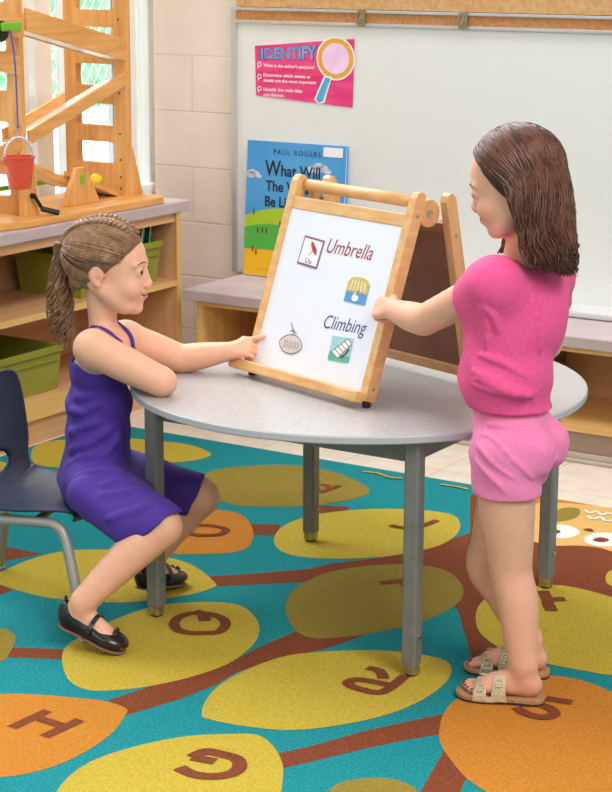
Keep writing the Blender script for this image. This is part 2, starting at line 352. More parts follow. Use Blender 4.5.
# ---------------------------------------------------------------- whiteboard, cork rail
wb = empty('whiteboard', (-1.64, 1.90, .41)); tag(wb, 'large wall mounted whiteboard with aluminium frame and cork rail', 'whiteboard'); wb.location = (0, 0, 0)
X0, X1 = -1.64, 1.6
boxo('writing_surface', (X0, 1.900, .412), (X1, 1.916, 1.317), m_board, wb)
for xa in (X0-.022, X1): boxo('side_frame', (xa, 1.890, .41), (xa+.022, 1.9168, 1.375), m_alu, wb, bevel=.002)
g = MB(); g.box((X0, 1.888, 1.317), (X1, 1.917, 1.329)); g.box((X0, 1.888, 1.363), (X1, 1.917, 1.374)); g.build('top_frame', m_alu, wb, bevel=.002)
m_cork = mat('cork', rgb(184, 124, 72), .8, rgb(204, 146, 92), 90, bump=.4, bscale=200)
m_cork2 = mat('light_cork', rgb(206, 156, 100), .8, rgb(222, 176, 122), 60, bump=.4, bscale=200)
boxo('cork_strip', (X0, 1.895, 1.329), (X1, 1.916, 1.363), m_cork, wb)
boxo('marker_tray', (-.9, 1.76, .412), (X1, 1.899, .434), mat('tray_grey', rgb(214, 212, 210), .5), wb, bevel=.006)
cb = empty('cork_board'); tag(cb, 'tan cork board mounted above the whiteboard rail', 'cork board')
boxo('cork_panel', (X0+.035, 1.895, 1.376), (X1, 1.9165, 1.9), m_cork2, cb)
boxo('end_panel', (X0, 1.895, 1.376), (X0+.033, 1.9165, 1.9), m_cork2, cb)
m_brass = mat('aged_brass', rgb(150, 136, 96), .35, rgb(196, 186, 150), 60, metal=.8)
for x, lab in ((-1.115, 'brass map clip on the cork rail, left of two'), (-.72, 'brass map clip on the cork rail, right of two')):
    c = empty('rail_clip', (x, 1.885, 1.345)); tag(c, lab, 'clip', 'map clips on the cork rail')
    boxo('clip_plate', (-.017, -.006, -.026), (.017, .002, .034), m_brass, c, bevel=.003)
    MB().tube([(-.01, -.012, -.02), (-.01, -.014, .02), (.008, -.014, .022), (.008, -.012, -.018)], .0025, 6).build('hook', m_brass, c)
# ---------------------------------------------------------------- posters on the board
m_pink = mat('poster_pink', rgb(232, 40, 118), .35, rgb(244, 80, 146), 6, (1, 1, 6)); m_ink = mat('black_ink', rgb(20, 22, 30), .6)
m_pw = mat('white_print', rgb(250, 250, 250), .4); m_blue = mat('poster_blue', rgb(96, 196, 236), .4, rgb(60, 160, 220), 30); m_gold = mat('poster_gold', rgb(236, 176, 50), .4); m_orange = mat('orange_print', rgb(240, 130, 50), .4)
p = empty('poster', (-1.56, 1.897, 1.14)); tag(p, 'pink poster headed IDENTIFY with a magnifying glass, on the whiteboard', 'poster'); p.location = (0, 0, 0)
FZ = lambda x, z, o=0: (x, 1.8985-o, z)
XZ = Matrix(((1, 0, 0, 0), (0, 0, -1, 1.8985), (0, 1, 0, 0), (0, 0, 0, 1)))     # (x, z, toward viewer)
MB().prism([(-1.562, 1.238), (-1.557, 1.063), (-1.152, 1.038), (-1.147, 1.275)], 0, .0015, XZ).build('sheet', m_pink, p)
t = MB()
vs, fs = text_mesh('IDENTIFY', .05, bold=.0012)
x0, x1 = min(v[0] for v in vs), max(v[0] for v in vs)
t.add([(-1.536+(v[0]-x0)/(x1-x0)*.235, 1.8985-.0022, 1.194+v[1]*(1.0+.35*(v[0]-x0)/(x1-x0))+.006*(v[0]-x0)/(x1-x0)) for v in vs], fs); t.build('heading_text', m_blue, p)
t = MB(); t.add([(-1.540+(v[0]-x0)/(x1-x0)*.243, 1.8985-.0019, 1.191+v[1]*(1.08+.4*(v[0]-x0)/(x1-x0))+.006*(v[0]-x0)/(x1-x0)) for v in vs], fs); t.build('heading_shadow', mat('dark_blue_print', rgb(24, 60, 150), .4), p)
t = MB()
for txt, z, wd in (("What is the author's purpose?", 1.166, .215), ('Determine which events or', 1.132, .20), ('details are the most important.', 1.113, .225), ('Identify the main idea', 1.081, .165), ('and themes.', 1.062, .09)):
    put_text(t, txt, .016, XZ @ Matrix.Translation((-1.525, z, .002)), wd, bold=.0003)
for z in (1.168, 1.125, 1.082):
    t.add([(-1.542+r*math.cos(a), 1.8985-.002, z+.006+r*math.sin(a)) for r in (.006, .009) for a in [k*PI/6 for k in range(12)]], [(k, (k+1) % 12, 12+(k+1) % 12, 12+k) for k in range(12)])
    t.box((-1.549, 1.896, z-.008), (-1.546, 1.8965, z+.002))
t.build('list_text', m_pw, p)
def disc(mb, cx, cz, rx, rz, o, n=40): mb.add([(cx+rx*math.cos(2*PI*k/n), 1.8985-o, cz+rz*math.sin(2*PI*k/n)) for k in range(n)], [tuple(range(n))])
g = MB(); disc(g, -1.222, 1.205, .079, .076, .0026); g.build('lens_outline', m_pw, p)
g = MB(); disc(g, -1.222, 1.205, .073, .070, .0030); g.build('lens_rim', m_gold, p)
g = MB(); disc(g, -1.222, 1.205, .056, .054, .0034); g.build('lens', mat('lens_pink', rgb(236, 150, 220), .25, rgb(250, 220, 250), 5), p)
g = MB(); g.add([(-1.262, 1.8948, 1.139), (-1.242, 1.8948, 1.135), (-1.272, 1.8948, 1.055), (-1.290, 1.8948, 1.050), (-1.302, 1.8948, 1.062)], [(0, 1, 2, 3, 4)]); g.build('lens_handle', m_blue, p)
g = MB(); g.add([(-1.268, 1.8952, 1.145), (-1.236, 1.8952, 1.141), (-1.266, 1.8952, 1.050), (-1.292, 1.8952, 1.044), (-1.309, 1.8952, 1.060)], [(0, 1, 2, 3, 4)]); g.build('handle_outline', m_pw, p)
# picture book
bk = empty('picture_book', (-1.585, 1.855, .4105)); tag(bk, 'large blue picture book leaning on the whiteboard behind the easel', 'book')
bk.rotation_euler = (-math.radians(3.6), 0, 0)
BW, BH = .418, .492
m_sky = mat('cover_sky', rgb(66, 156, 222), .35, rgb(88, 172, 230), 3); 
boxo('pages', (.004, .001, .004), (BW-.004, .011, BH-.004), m_pw, bk); 
MB().prism([(0, 0), (BW, 0), (BW, BH), (0, BH)], 0, .002, Matrix(((1, 0, 0, 0), (0, 0, -1, 0), (0, 1, 0, 0), (0, 0, 0, 1)))).build('cover', m_sky, bk)
boxo('back_cover', (0, .011, 0), (BW, .013, BH), m_sky, bk)
def cov(pts, nm, m, o): g = MB(); g.add([(x, -.002-o, z) for x, z in pts], [tuple(range(len(pts)))]); return g.build(nm, m, bk)
hill = lambda z0, a, k, ph: [(0, .003)]+[(BW, .003)]+[(BW*(1-i/24), z0+a*math.sin(k*(1-i/24)+ph)) for i in range(25)]
cov(hill(.20, .055, 3.2, .35), 'far_hill', mat('cover_lime', rgb(176, 206, 50), .4), .0004)
cov(hill(.155, .04, 3.4, .6), 'near_hill', mat('cover_green', rgb(86, 182, 76), .4), .0008)
cov(hill(.085, .016, 3.0, .9), 'sand', mat('cover_yellow', rgb(246, 190, 40), .4), .0012)
m_cl = mat('cover_cloud', rgb(214, 222, 240), .5)
for nm, cx, cz, s in (('cloud', .30, .405, 1), ('cloud', .018, .37, .8)):
    g = MB()
    for dx, dz, r in ((0, 0, .022), (.025, .004, .018), (-.026, -.003, .016), (.045, -.006, .012), (.008, .012, .016)):
        g.add([(max(.001, min(BW-.001, cx+(dx+r*1.3*math.cos(a))*s)), -.0026-.00005*r, cz+(dz+r*.7*math.sin(a))*s) for a in [k*PI/12 for k in range(24)]], [tuple(range(24))])
    g.build(nm, m_cl, bk)
m_navy = mat('navy_print', rgb(24, 30, 62), .5)
t = MB(); A = Matrix(((1, 0, 0, 0), (0, 0, -1, -.0035), (0, 1, 0, 0), (0, 0, 0, 1)))
put_text(t, 'PAUL ROGERS', .026, A @ Matrix.Translation((.115, .448, 0)), .20, space=1.3)
put_text(t, 'W', .080, A @ Matrix.Translation((.080, .37, 0)), .068, bold=.001)
put_text(t, 'hat Will', .058, A @ Matrix.Translation((.150, .372, 0)), .165, bold=.001)
put_text(t, 'The Weather', .054, A @ Matrix.Translation((.085, .315, 0)), .27, bold=.001)
put_text(t, 'Be Like Today?', .052, A @ Matrix.Translation((.085, .26, 0)), .28, bold=.001)
t.build('title_text', m_navy, bk)
t = MB(); put_text(t, 'PICTURES BY', .016, A @ Matrix.Translation((.06, .022, 0)), .14); t.build('credit_text', m_orange, bk)
boxo('price_sticker', (.325, -.0038, .452), (.405, -.0022, .485), m_pw, bk)
m_fig = mat('figure_print', rgb(120, 50, 40), .5)
for x, z in ((.035, .225), (.055, .16), (.075, .162), (.092, .16), (.035, .09), (.05, .08), (.15, .19), (.25, .17)):
    MB().prism([(x, z), (x+.006, z), (x+.006, z+.014), (x+.005, z+.021), (x+.001, z+.021), (x, z+.014)], .0036, .0042, Matrix(((1, 0, 0, 0), (0, 0, -1, 0), (0, 1, 0, 0), (0, 0, 0, 1)))).build('tiny_figure', m_fig, bk)
# ---------------------------------------------------------------- bench shelf along the back wall
bn = empty('low_cabinet', (0, 0, 0)); tag(bn, 'low open wooden cabinet along the back wall under the whiteboard', 'cabinet')
bx0, bx1 = -1.55, 1.7
boxo('top_panel', (bx0, 1.507, .355), (bx1, 1.91, .3715), edgew[0], bn, bevel=.002)
boxo('bottom_panel', (bx0, 1.507, .100), (bx1, 1.91, .124), edgew[0], bn, bevel=.002)
boxo('back_panel', (bx0, 1.885, .124), (bx1, 1.91, .355), lam[0], bn)
for x in (bx0, -.74, .62): boxo('side_panel', (x, 1.508, .124), (x+.022, 1.885, .355), lam[2] if x != bx0 else edgew[2], bn)
boxo('toe_kick', (bx0+.02, 1.53, 0), (bx1, 1.9, .100), mat('taupe_panel', rgb(170, 146, 126), .6), bn)
MB().box((bx0+.02, 1.507, 0), (bx1, 1.53, .012)).box((bx0+.02, 1.518, .012), (bx1, 1.53, .03)).build('base_strip', mat('base_strip', rgb(196, 180, 164), .5), bn, bevel=.003)
bt = tag(boxo('bench_top', (-1.60, 1.487, .3725), (1.75, 1.9, .410), m_counter, bevel=.004), 'low mauve laminate bench top under the whiteboard', 'worktop')
# left cabinet
lc = empty('tall_cabinet', (0, 0, 0)); tag(lc, 'open wooden shelf cabinet under the window on the left', 'cabinet')
ly0, ly1 = -1.2, 1.548
boxo('side_panel', (-2.03, ly1-.02, 0), (-1.65, ly1, .672), lam[2], lc); boxo('side_panel', (-2.03, ly0, 0), (-1.65, ly0+.02, .672), lam[2], lc)
boxo('side_edge', (-1.652, ly1-.022, 0), (-1.647, ly1+.001, .672), edgew[2], lc)
boxo('back_panel', (-2.04, ly0+.02, .085), (-2.03, ly1-.02, .672), lam[1], lc)
boxo('shelf', (-2.03, ly0+.02, .411), (-1.655, ly1-.022, .432), lam[1], lc); boxo('shelf_edge', (-1.655, ly0+.02, .411), (-1.65, ly1-.022, .432), edgew[1], lc)
boxo('bottom_panel', (-2.03, ly0+.02, .085), (-1.655, ly1-.022, .150), lam[1], lc); boxo('bottom_edge', (-1.655, ly0+.02, .085), (-1.648, ly1-.022, .150), edgew[1], lc)
boxo('toe_kick', (-2.0, ly0, 0), (-1.665, ly1-.03, .085), lam[1], lc)
boxo('top_rail', (-1.70, ly0+.02, .64), (-1.655, ly1-.022, .672), lam[1], lc)
tag(boxo('counter_top', (-2.045, ly0-.05, .673), (-1.637, 1.60, .711), m_counter, bevel=.004), 'mauve laminate counter top under the window holding the wooden toy', 'worktop')
# bins
def bin_(name, x0, x1, y0, y1, z0, z1, lab, group=None):
    r = empty(name, ((x0+x1)/2, (y0+y1)/2, z0)); tag(r, lab, 'bin', group)
    hx, hy, H, t = (x1-x0)/2, (y1-y0)/2, z1-z0, .004; i = .012
    g = MB()
    def ring(ix, z): return [(-hx+ix, -hy+ix, z), (hx-ix, -hy+ix, z), (hx-ix, hy-ix, z), (-hx+ix, hy-ix, z)]
    rs = [ring(i+.006, 0), ring(.008, H-.03), ring(.008, H), ring(.014, H), ring(i+.012, .006)]
    vs = sum(rs, []); fs = [(3, 2, 1, 0), (16, 17, 18, 19)]
    for k in range(4):
        for j in range(4): fs.append((k*4+j, k*4+(j+1) % 4, (k+1)*4+(j+1) % 4, (k+1)*4+j))
    g.add(vs, fs); g.build('tub', m_olive, r)
    g = MB()
    for (a, b) in (((-hx, -hy), (hx, -hy+.01)), ((-hx, hy-.01), (hx, hy)), ((-hx, -hy+.01), (-hx+.01, hy-.01)), ((hx-.01, -hy+.01), (hx, hy-.01))): g.box((a[0], a[1], H-.022), (b[0], b[1], H+.002))
    g.build('rim', m_olive, r, bevel=.003)
    boxo('band', (hx-.012, -hy+.02, H-.048), (hx-.003, hy-.02, H-.040), m_olive, r)
    return r
bin_('storage_bin', -1.98, -1.68, 1.03, 1.49, .4325, .575, 'green storage bin with books on the upper shelf behind the ponytailed girl')
bin_('storage_bin', -2.02, -1.68, .42, .93, .1505, .300, 'green storage bin on the bottom shelf, under the counter')
bin_('storage_bin', -2.02, -1.68, -.12, .40, .1505, .300, 'green storage bin on the bottom shelf, second from the back wall')
m_bk = [mat('book_green', rgb(30, 120, 70), .4, rgb(20, 90, 60), 30), mat('book_white', rgb(230, 228, 220), .5), mat('book_dark', rgb(60, 70, 60), .5, rgb(150, 130, 80), 25), mat('book_teal', rgb(30, 140, 100), .4, rgb(200, 180, 60), 14)]
for i, (y, k, h, lean, lab) in enumerate(((1.435, 0, .215, 10, 'green covered book at the right end of the upper green bin'), (1.385, 3, .205, 12, 'teal and yellow book second from the right in the upper green bin'), (1.33, 2, .20, 15, 'dark patterned book in the middle of the upper green bin'), (1.275, 1, .18, 17, 'white book next to the dark one in the upper green bin'), (1.215, 0, .205, 14, 'green book at the left end of the upper green bin'))):
    b = empty('book', (-1.86, y, .442)); b.rotation_euler = (-math.radians(lean), 0, 0); tag(b, lab, 'book', 'books in the upper green bin')
    boxo('cover', (-.09, -.006, 0), (.145, -.004, h), m_bk[k], b); boxo('cover', (-.09, .004, 0), (.145, .006, h), m_bk[k], b); boxo('pages', (-.088, -.0038, .003), (.142, .0038, h-.003), m_pw, b)
# things in the bench
tag(MB().lathe([(0, 0), (.06, 0), (.085, .03), (.09, .07), (.07, .11), (.03, .13), (0, .132)], 28, Matrix.Translation((-1.33, 1.68, .1245))).build('toy_ball', m_red, smooth=True), 'red rounded toy on the low shelf behind the easel', 'toy')
g = MB(); g.lathe([(0, 0), (.09, 0), (.11, .19), (.104, .19), (.085, .006), (0, .006)], 28, Matrix.Translation((-.36, 1.76, .1245)))
tag(g.build('basket', mat('dark_wicker', rgb(70, 50, 36), .7, rgb(110, 84, 60), 60, (1, 1, 6), bump=.5), smooth=True), 'dark round basket on the low shelf behind the table', 'basket')

RUG=[
('brown',0,[(-0.508,-0.709),(-0.401,-0.651),(-0.364,-0.668),(-0.36,-0.702),(-0.471,-0.759)]),
('brown',0,[(-0.124,-0.834),(-0.096,-0.722),(-0.052,-0.632),(-0.028,-0.531),(-0.026,-0.382),(-0.003,-0.21),(-0.066,-0.014),(0.081,0.081),(0.151,-0.142),(0.132,-0.226),(0.113,-0.307),(0.091,-0.359),(0.041,-0.451),(0.018,-0.559),(0.021,-0.641),(0.002,-0.746),(-0.022,-0.821),(-0.042,-0.878)]),
('brown',0,[(-0.42,-0.052),(-0.336,0.03),(-0.227,0.149),(-0.205,0.212),(-0.105,0.346),(-0.057,0.49),(-0.019,0.653),(-0.176,0.956),(-0.214,1.083),(-0.045,1.085),(0.06,1.073),(0.304,1.089),(0.627,0.434),(0.653,0.119),(0.509,-0.141),(0.458,-0.122),(0.427,-0.142),(0.421,-0.19),(0.246,0.076),(0.129,0.202),(-0.058,0.22),(-0.158,0.146),(-0.172,0.061),(-0.358,-0.105)]),
('brown',0,[(0.329,-0.873),(0.368,-0.802),(0.425,-0.67),(0.514,-0.513),(0.561,-0.47),(0.755,-0.439),(0.75,-0.619),(0.704,-0.704),(0.706,-0.769),(0.73,-0.848),(0.666,-0.889),(0.655,-0.854),(0.605,-0.666),(0.56,-0.607),(0.509,-0.681),(0.461,-0.765),(0.408,-0.867),(0.37,-0.936)]),
('brown',0,[(-0.526,0.643),(-0.425,0.685),(-0.412,0.634),(-0.438,0.571),(-0.487,0.597)]),
('brown',0,[(-0.588,0.382),(-0.503,0.432),(-0.455,0.348),(-0.532,0.298)]),
('brown',0,[(-1.217,-0.179),(-1.032,-0.144),(-0.893,-0.135),(-0.927,-0.217),(-0.937,-0.253),(-1.097,-0.308)]),
('brown',0,[(-1.029,-0.381),(-0.836,-0.369),(-0.776,-0.385),(-0.764,-0.413),(-0.77,-0.444),(-0.922,-0.497)]),
('orange',1,[(-0.064,-0.85),(-0.128,-0.843),(-0.203,-0.866),(-0.287,-0.9),(-0.341,-0.935),(-0.413,-1.014),(-0.427,-1.151),(-0.352,-1.271),(-0.162,-1.316),(-0.063,-1.253),(-0.026,-1.207),(-0.003,-1.143),(0.002,-1.055),(-0.01,-0.968),(-0.039,-0.889)]),
('yellow',1,[(-0.367,-0.693),(-0.4,-0.639),(-0.413,-0.586),(-0.42,-0.455),(-0.399,-0.316),(-0.338,-0.234),(-0.275,-0.193),(-0.222,-0.185),(-0.165,-0.216),(-0.105,-0.276),(-0.058,-0.356),(-0.035,-0.44),(-0.028,-0.531),(-0.052,-0.632),(-0.096,-0.722),(-0.146,-0.782),(-0.192,-0.812),(-0.243,-0.804),(-0.3,-0.764)]),
('yellow',1,[(-0.882,-0.362),(-0.885,-0.297),(-0.887,-0.191),(-0.863,-0.096),(-0.807,-0.039),(-0.712,0.013),(-0.587,0.023),(-0.488,-0.001),(-0.372,-0.077),(-0.354,-0.111),(-0.372,-0.186),(-0.429,-0.276),(-0.503,-0.341),(-0.621,-0.391),(-0.728,-0.398),(-0.82,-0.386)]),
('orange',1,[(-0.493,0.28),(-0.551,0.362),(-0.628,0.436),(-0.699,0.459),(-0.772,0.423),(-0.822,0.321),(-0.813,0.191),(-0.771,0.068),(-0.7,0.041),(-0.607,0.051),(-0.537,0.091),(-0.473,0.148),(-0.463,0.205)]),
('yellow',1,[(-1.097,0.943),(-1.17,0.985),(-1.239,0.999),(-1.33,0.985),(-1.463,0.944),(-1.612,0.816),(-1.629,0.714),(-1.562,0.611),(-1.475,0.541),(-1.369,0.568),(-1.253,0.671),(-1.157,0.776),(-1.105,0.838),(-1.086,0.893)]),
('yellow',1,[(-1.525,0.467),(-1.605,0.512),(-1.724,0.505),(-1.746,0.391),(-1.54,0.256),(-1.425,0.306),(-1.453,0.379)]),
('olive',1,[(-0.963,0.698),(-0.979,0.796),(-0.914,0.893),(-0.815,0.971),(-0.693,0.982),(-0.582,0.947),(-0.473,0.875),(-0.448,0.804),(-0.469,0.729),(-0.528,0.63),(-0.62,0.558),(-0.698,0.519),(-0.786,0.534),(-0.889,0.604)]),
('yellow',1,[(-0.426,0.282),(-0.475,0.378),(-0.488,0.47),(-0.469,0.562),(-0.408,0.655),(-0.33,0.723),(-0.226,0.773),(-0.14,0.776),(-0.081,0.712),(-0.045,0.625),(-0.035,0.525),(-0.058,0.437),(-0.112,0.342),(-0.182,0.276),(-0.275,0.226),(-0.356,0.224)]),
('olive',1,[(-0.127,-0.123),(-0.168,-0.036),(-0.181,0.056),(-0.166,0.159),(-0.108,0.255),(-0.024,0.32),(0.058,0.334),(0.127,0.293),(0.185,0.22),(0.217,0.143),(0.223,0.052),(0.208,-0.049),(0.171,-0.138),(0.115,-0.221),(0.053,-0.277),(-0.007,-0.261),(-0.069,-0.204)]),
('yellow',1,[(0.092,-0.791),(0.062,-0.741),(0.035,-0.665),(0.026,-0.582),(0.035,-0.484),(0.062,-0.4),(0.126,-0.329),(0.201,-0.273),(0.275,-0.241),(0.347,-0.231),(0.392,-0.246),(0.424,-0.297),(0.442,-0.369),(0.445,-0.448),(0.433,-0.533),(0.407,-0.607),(0.364,-0.678),(0.323,-0.729),(0.273,-0.767),(0.212,-0.788),(0.157,-0.799),(0.107,-0.801)]),
('yellow',1,[(0.083,-1.264),(0.053,-1.194),(0.041,-1.12),(0.051,-1.052),(0.086,-0.965),(0.134,-0.893),(0.197,-0.84),(0.247,-0.814),(0.3,-0.839),(0.355,-0.89),(0.401,-0.954),(0.449,-1.054),(0.473,-1.21),(0.426,-1.332),(0.283,-1.379),(0.142,-1.326)]),
('orange',1,[(0.555,-0.598),(0.52,-0.515),(0.504,-0.429),(0.516,-0.335),(0.552,-0.25),(0.606,-0.194),(0.684,-0.178),(0.771,-0.204),(0.883,-0.263),(0.973,-0.389),(0.998,-0.597),(0.957,-0.743),(0.884,-0.81),(0.802,-0.812),(0.712,-0.77),(0.636,-0.703),(0.589,-0.653)]),
('yellow',1,[(0.305,0.055),(0.273,0.136),(0.263,0.216),(0.281,0.291),(0.335,0.354),(0.401,0.387),(0.526,0.369),(0.653,0.305),(0.764,0.152),(0.777,-0.062),(0.732,-0.112),(0.659,-0.124),(0.575,-0.128),(0.498,-0.119),(0.417,-0.08),(0.356,-0.026)]),
('olive',1,[(0.516,-0.985),(0.507,-0.934),(0.521,-0.893),(0.563,-0.855),(0.608,-0.848),(0.648,-0.864),(0.686,-0.917),(0.652,-1.047),(0.558,-1.035)]),
('olive',1,[(-0.539,-0.652),(-0.585,-0.627),(-0.61,-0.627),(-0.675,-0.66),(-0.644,-0.796),(-0.529,-0.855),(-0.466,-0.793),(-0.487,-0.733)]),
('yellow',1,[(0.445,0.518),(0.443,0.574),(0.494,0.627),(0.569,0.579),(0.561,0.464),(0.485,0.451)]),
('tan',1,[(0.115,0.686),(0.019,0.903),(-0.014,1.025),(0.014,1.068),(0.122,1.077),(0.297,1.107),(0.419,0.992),(0.494,0.766),(0.419,0.706),(0.34,0.722),(0.281,0.709),(0.219,0.669),(0.152,0.678)]),
('orange',0,[(-0.043,1.006),(-0.041,1.075),(0.056,1.083),(0.179,1.091),(0.069,1.055),(0.023,1.049),(0.008,0.967),(-0.001,0.925)]),
('olive',1,[(0.099,0.921),(0.093,0.975),(0.105,1.018),(0.138,1.028),(0.163,0.985),(0.169,0.931),(0.148,0.883),(0.122,0.878)]),
('white',1,[(0.148,0.783),(0.144,0.825),(0.164,0.86),(0.204,0.853),(0.237,0.82),(0.238,0.777),(0.218,0.742),(0.181,0.739)]),
('white',1,[(0.269,0.775),(0.268,0.818),(0.289,0.853),(0.329,0.857),(0.371,0.82),(0.368,0.766),(0.339,0.737),(0.296,0.74)]),
('brown',1,[(0.157,0.778),(0.16,0.802),(0.181,0.805),(0.191,0.789),(0.185,0.769),(0.167,0.763)]),
('brown',1,[(0.293,0.781),(0.3,0.806),(0.32,0.809),(0.334,0.796),(0.327,0.771),(0.305,0.767)]),
('brown',1,[(0.233,0.85),(0.246,0.869),(0.266,0.849),(0.252,0.84)]),
]
RUGS=[
(0.026,'brown',[(-0.2,-1.06),(-0.194,-0.95)]),
(0.026,'brown',[(-0.114,-1.059),(-0.106,-0.951)]),
(0.026,'brown',[(-0.204,-0.991),(-0.102,-0.997)]),
(0.026,'brown',[(-0.28,-0.381),(-0.296,-0.342),(-0.292,-0.306),(-0.271,-0.285),(-0.235,-0.278),(-0.195,-0.293),(-0.169,-0.326),(-0.16,-0.368),(-0.182,-0.39),(-0.212,-0.409),(-0.248,-0.408),(-0.28,-0.381)]),
(0.03,'brown',[(-0.29,-0.28),(-0.257,-0.292),(-0.229,-0.324)]),
(0.03,'brown',[(0.206,-1.031),(0.249,-1.041),(0.288,-1.027),(0.309,-0.997),(0.304,-0.962),(0.277,-0.935),(0.242,-0.934),(0.207,-0.94),(0.2,-0.978)]),
(0.03,'brown',[(0.2,-0.978),(0.25,-0.969)]),
(0.026,'brown',[(0.346,-0.368),(0.351,-0.475),(0.307,-0.49),(0.263,-0.477),(0.266,-0.448),(0.304,-0.437),(0.35,-0.435)]),
(0.026,'brown',[(0.251,-0.373),(0.283,-0.374),(0.315,-0.409)]),
(0.026,'brown',[(-0.014,0.145),(0.037,0.216)]),
(0.026,'brown',[(0.021,0.196),(0.064,0.151)]),
(0.022,'brown',[(-0.689,0.239),(-0.697,0.278),(-0.67,0.307),(-0.626,0.313),(-0.596,0.299),(-0.59,0.26),(-0.617,0.232),(-0.654,0.218),(-0.689,0.239)]),
(0.022,'brown',[(-0.654,0.848),(-0.582,0.766),(-0.57,0.799),(-0.563,0.855)]),
(0.02,'brown',[(-0.629,0.825),(-0.598,0.832),(-0.571,0.811)]),
(0.022,'brown',[(-0.237,0.588),(-0.172,0.597),(-0.149,0.702)]),
(0.022,'brown',[(-0.237,0.691),(-0.194,0.684),(-0.172,0.609)]),
(0.022,'brown',[(-0.485,-0.159),(-0.473,-0.124),(-0.465,-0.082)]),
(0.03,'brown',[(0.433,0.291),(0.404,0.255),(0.443,0.194)]),
(0.03,'brown',[(0.361,0.316),(0.404,0.255)]),
(0.026,'brown',[(0.666,-0.318),(0.723,-0.308)]),
(0.026,'brown',[(0.634,-0.398),(0.671,-0.418),(0.705,-0.415),(0.718,-0.388),(0.697,-0.363),(0.666,-0.357)]),
(0.012,'yellow',[(-0.583,1.027),(-0.533,1.033),(-0.48,1.014),(-0.443,1.024)]),
(0.012,'yellow',[(-0.315,1.03),(-0.267,1.035),(-0.219,1.028)]),
(0.01,'white',[(0.163,1.021),(0.187,1.001),(0.194,1.029),(0.224,1.002),(0.231,1.029),(0.265,1.006)]),
(0.01,'white',[(0.194,0.971),(0.218,0.952),(0.227,0.981),(0.257,0.955),(0.277,0.979)]),
]
# ---------------------------------------------------------------- rug
def pile(name, c1, c2): return mat(name, c1, .95, c2, 170, bump=.9, bscale=320, detail=2, contrast=(.3, .7), spec=.1)
RC = {'teal': pile('teal_pile', rgb(20, 116, 124), rgb(40, 146, 150)), 'yellow': pile('yellow_pile', rgb(174, 150, 48), rgb(198, 174, 70)), 'olive': pile('olive_pile', rgb(132, 112, 46), rgb(152, 132, 58)), 'orange': pile('orange_pile', rgb(180, 112, 38), rgb(202, 134, 54)),
      'brown': pile('brown_pile', rgb(110, 56, 34), rgb(138, 76, 50)), 'tan': pile('tan_pile', rgb(206, 160, 92), rgb(222, 180, 112)), 'white': pile('white_pile', rgb(226, 218, 206), rgb(238, 232, 222))}
keys = list(RC); g = MB(); g.cur = 0; g.box((-1.64, -3.2, 0), (2.6, 1.087, .006))
def clipy(P, ymax=1.085, xmin=-1.638):
    for ax, sgn, lim in ((1, 1, ymax), (0, -1, -xmin)):
        out = []
        for i in range(len(P)):
            a, b = P[i], P[(i+1) % len(P)]; fa, fb = a[ax]*sgn-lim, b[ax]*sgn-lim
            if fa <= 0: out.append(a)
            if fa*fb < 0: t = fa/(fa-fb); out.append((a[0]+(b[0]-a[0])*t, a[1]+(b[1]-a[1])*t))
        P = out
    return P
lay = 0
for c, sm, pts in RUG:
    P = [tuple(map(float, q)) for q in (catmull(pts, 6) if sm else pts)]; P = clipy(P)
    z = .006+(.0003 if c == 'brown' and not sm else .0006)+(.00002*lay); lay += 1
    if sm and c in ('white',): z += .0004
    if sm and c == 'brown': z += .0008
    if sm and c == 'olive' and len(pts) == 8: z += .0003
    ar = sum(P[i][0]*P[(i+1) % len(P)][1]-P[(i+1) % len(P)][0]*P[i][1] for i in range(len(P)))
    if ar < 0: P = P[::-1]
    from mathutils.geometry import tessellate_polygon
    g.cur = keys.index(c); tr_ = tessellate_polygon([[Vector((x, y, 0)) for x, y in P]]); g.add([(x, y, z) for x, y in P], [t_ for t_ in tr_])
for wd, c, pts in RUGS:
    P = catmull(pts, 5, False) if len(pts) > 2 else [np.array(p, float) for p in pts]; n = len(P); L_, R_ = [], []
    for i in range(n):
        t = P[min(i+1, n-1)]-P[max(i-1, 0)]; t /= np.linalg.norm(t)+1e-9; nn = np.array([-t[1], t[0]])*wd/2; L_.append(P[i]+nn); R_.append(P[i]-nn)
    g.cur = keys.index(c); g.add([(v[0], v[1], .0078+.00006*RUGS.index((wd, c, pts))+.00001*(iv % n)) for iv, v in enumerate(L_+R_)], [(i+1, i, n+i, n+i+1) for i in range(n-1)])
ro = g.build('rug', [RC[k] for k in keys]); tag(ro, 'teal alphabet rug with yellow and orange leaves on brown branches', 'rug')
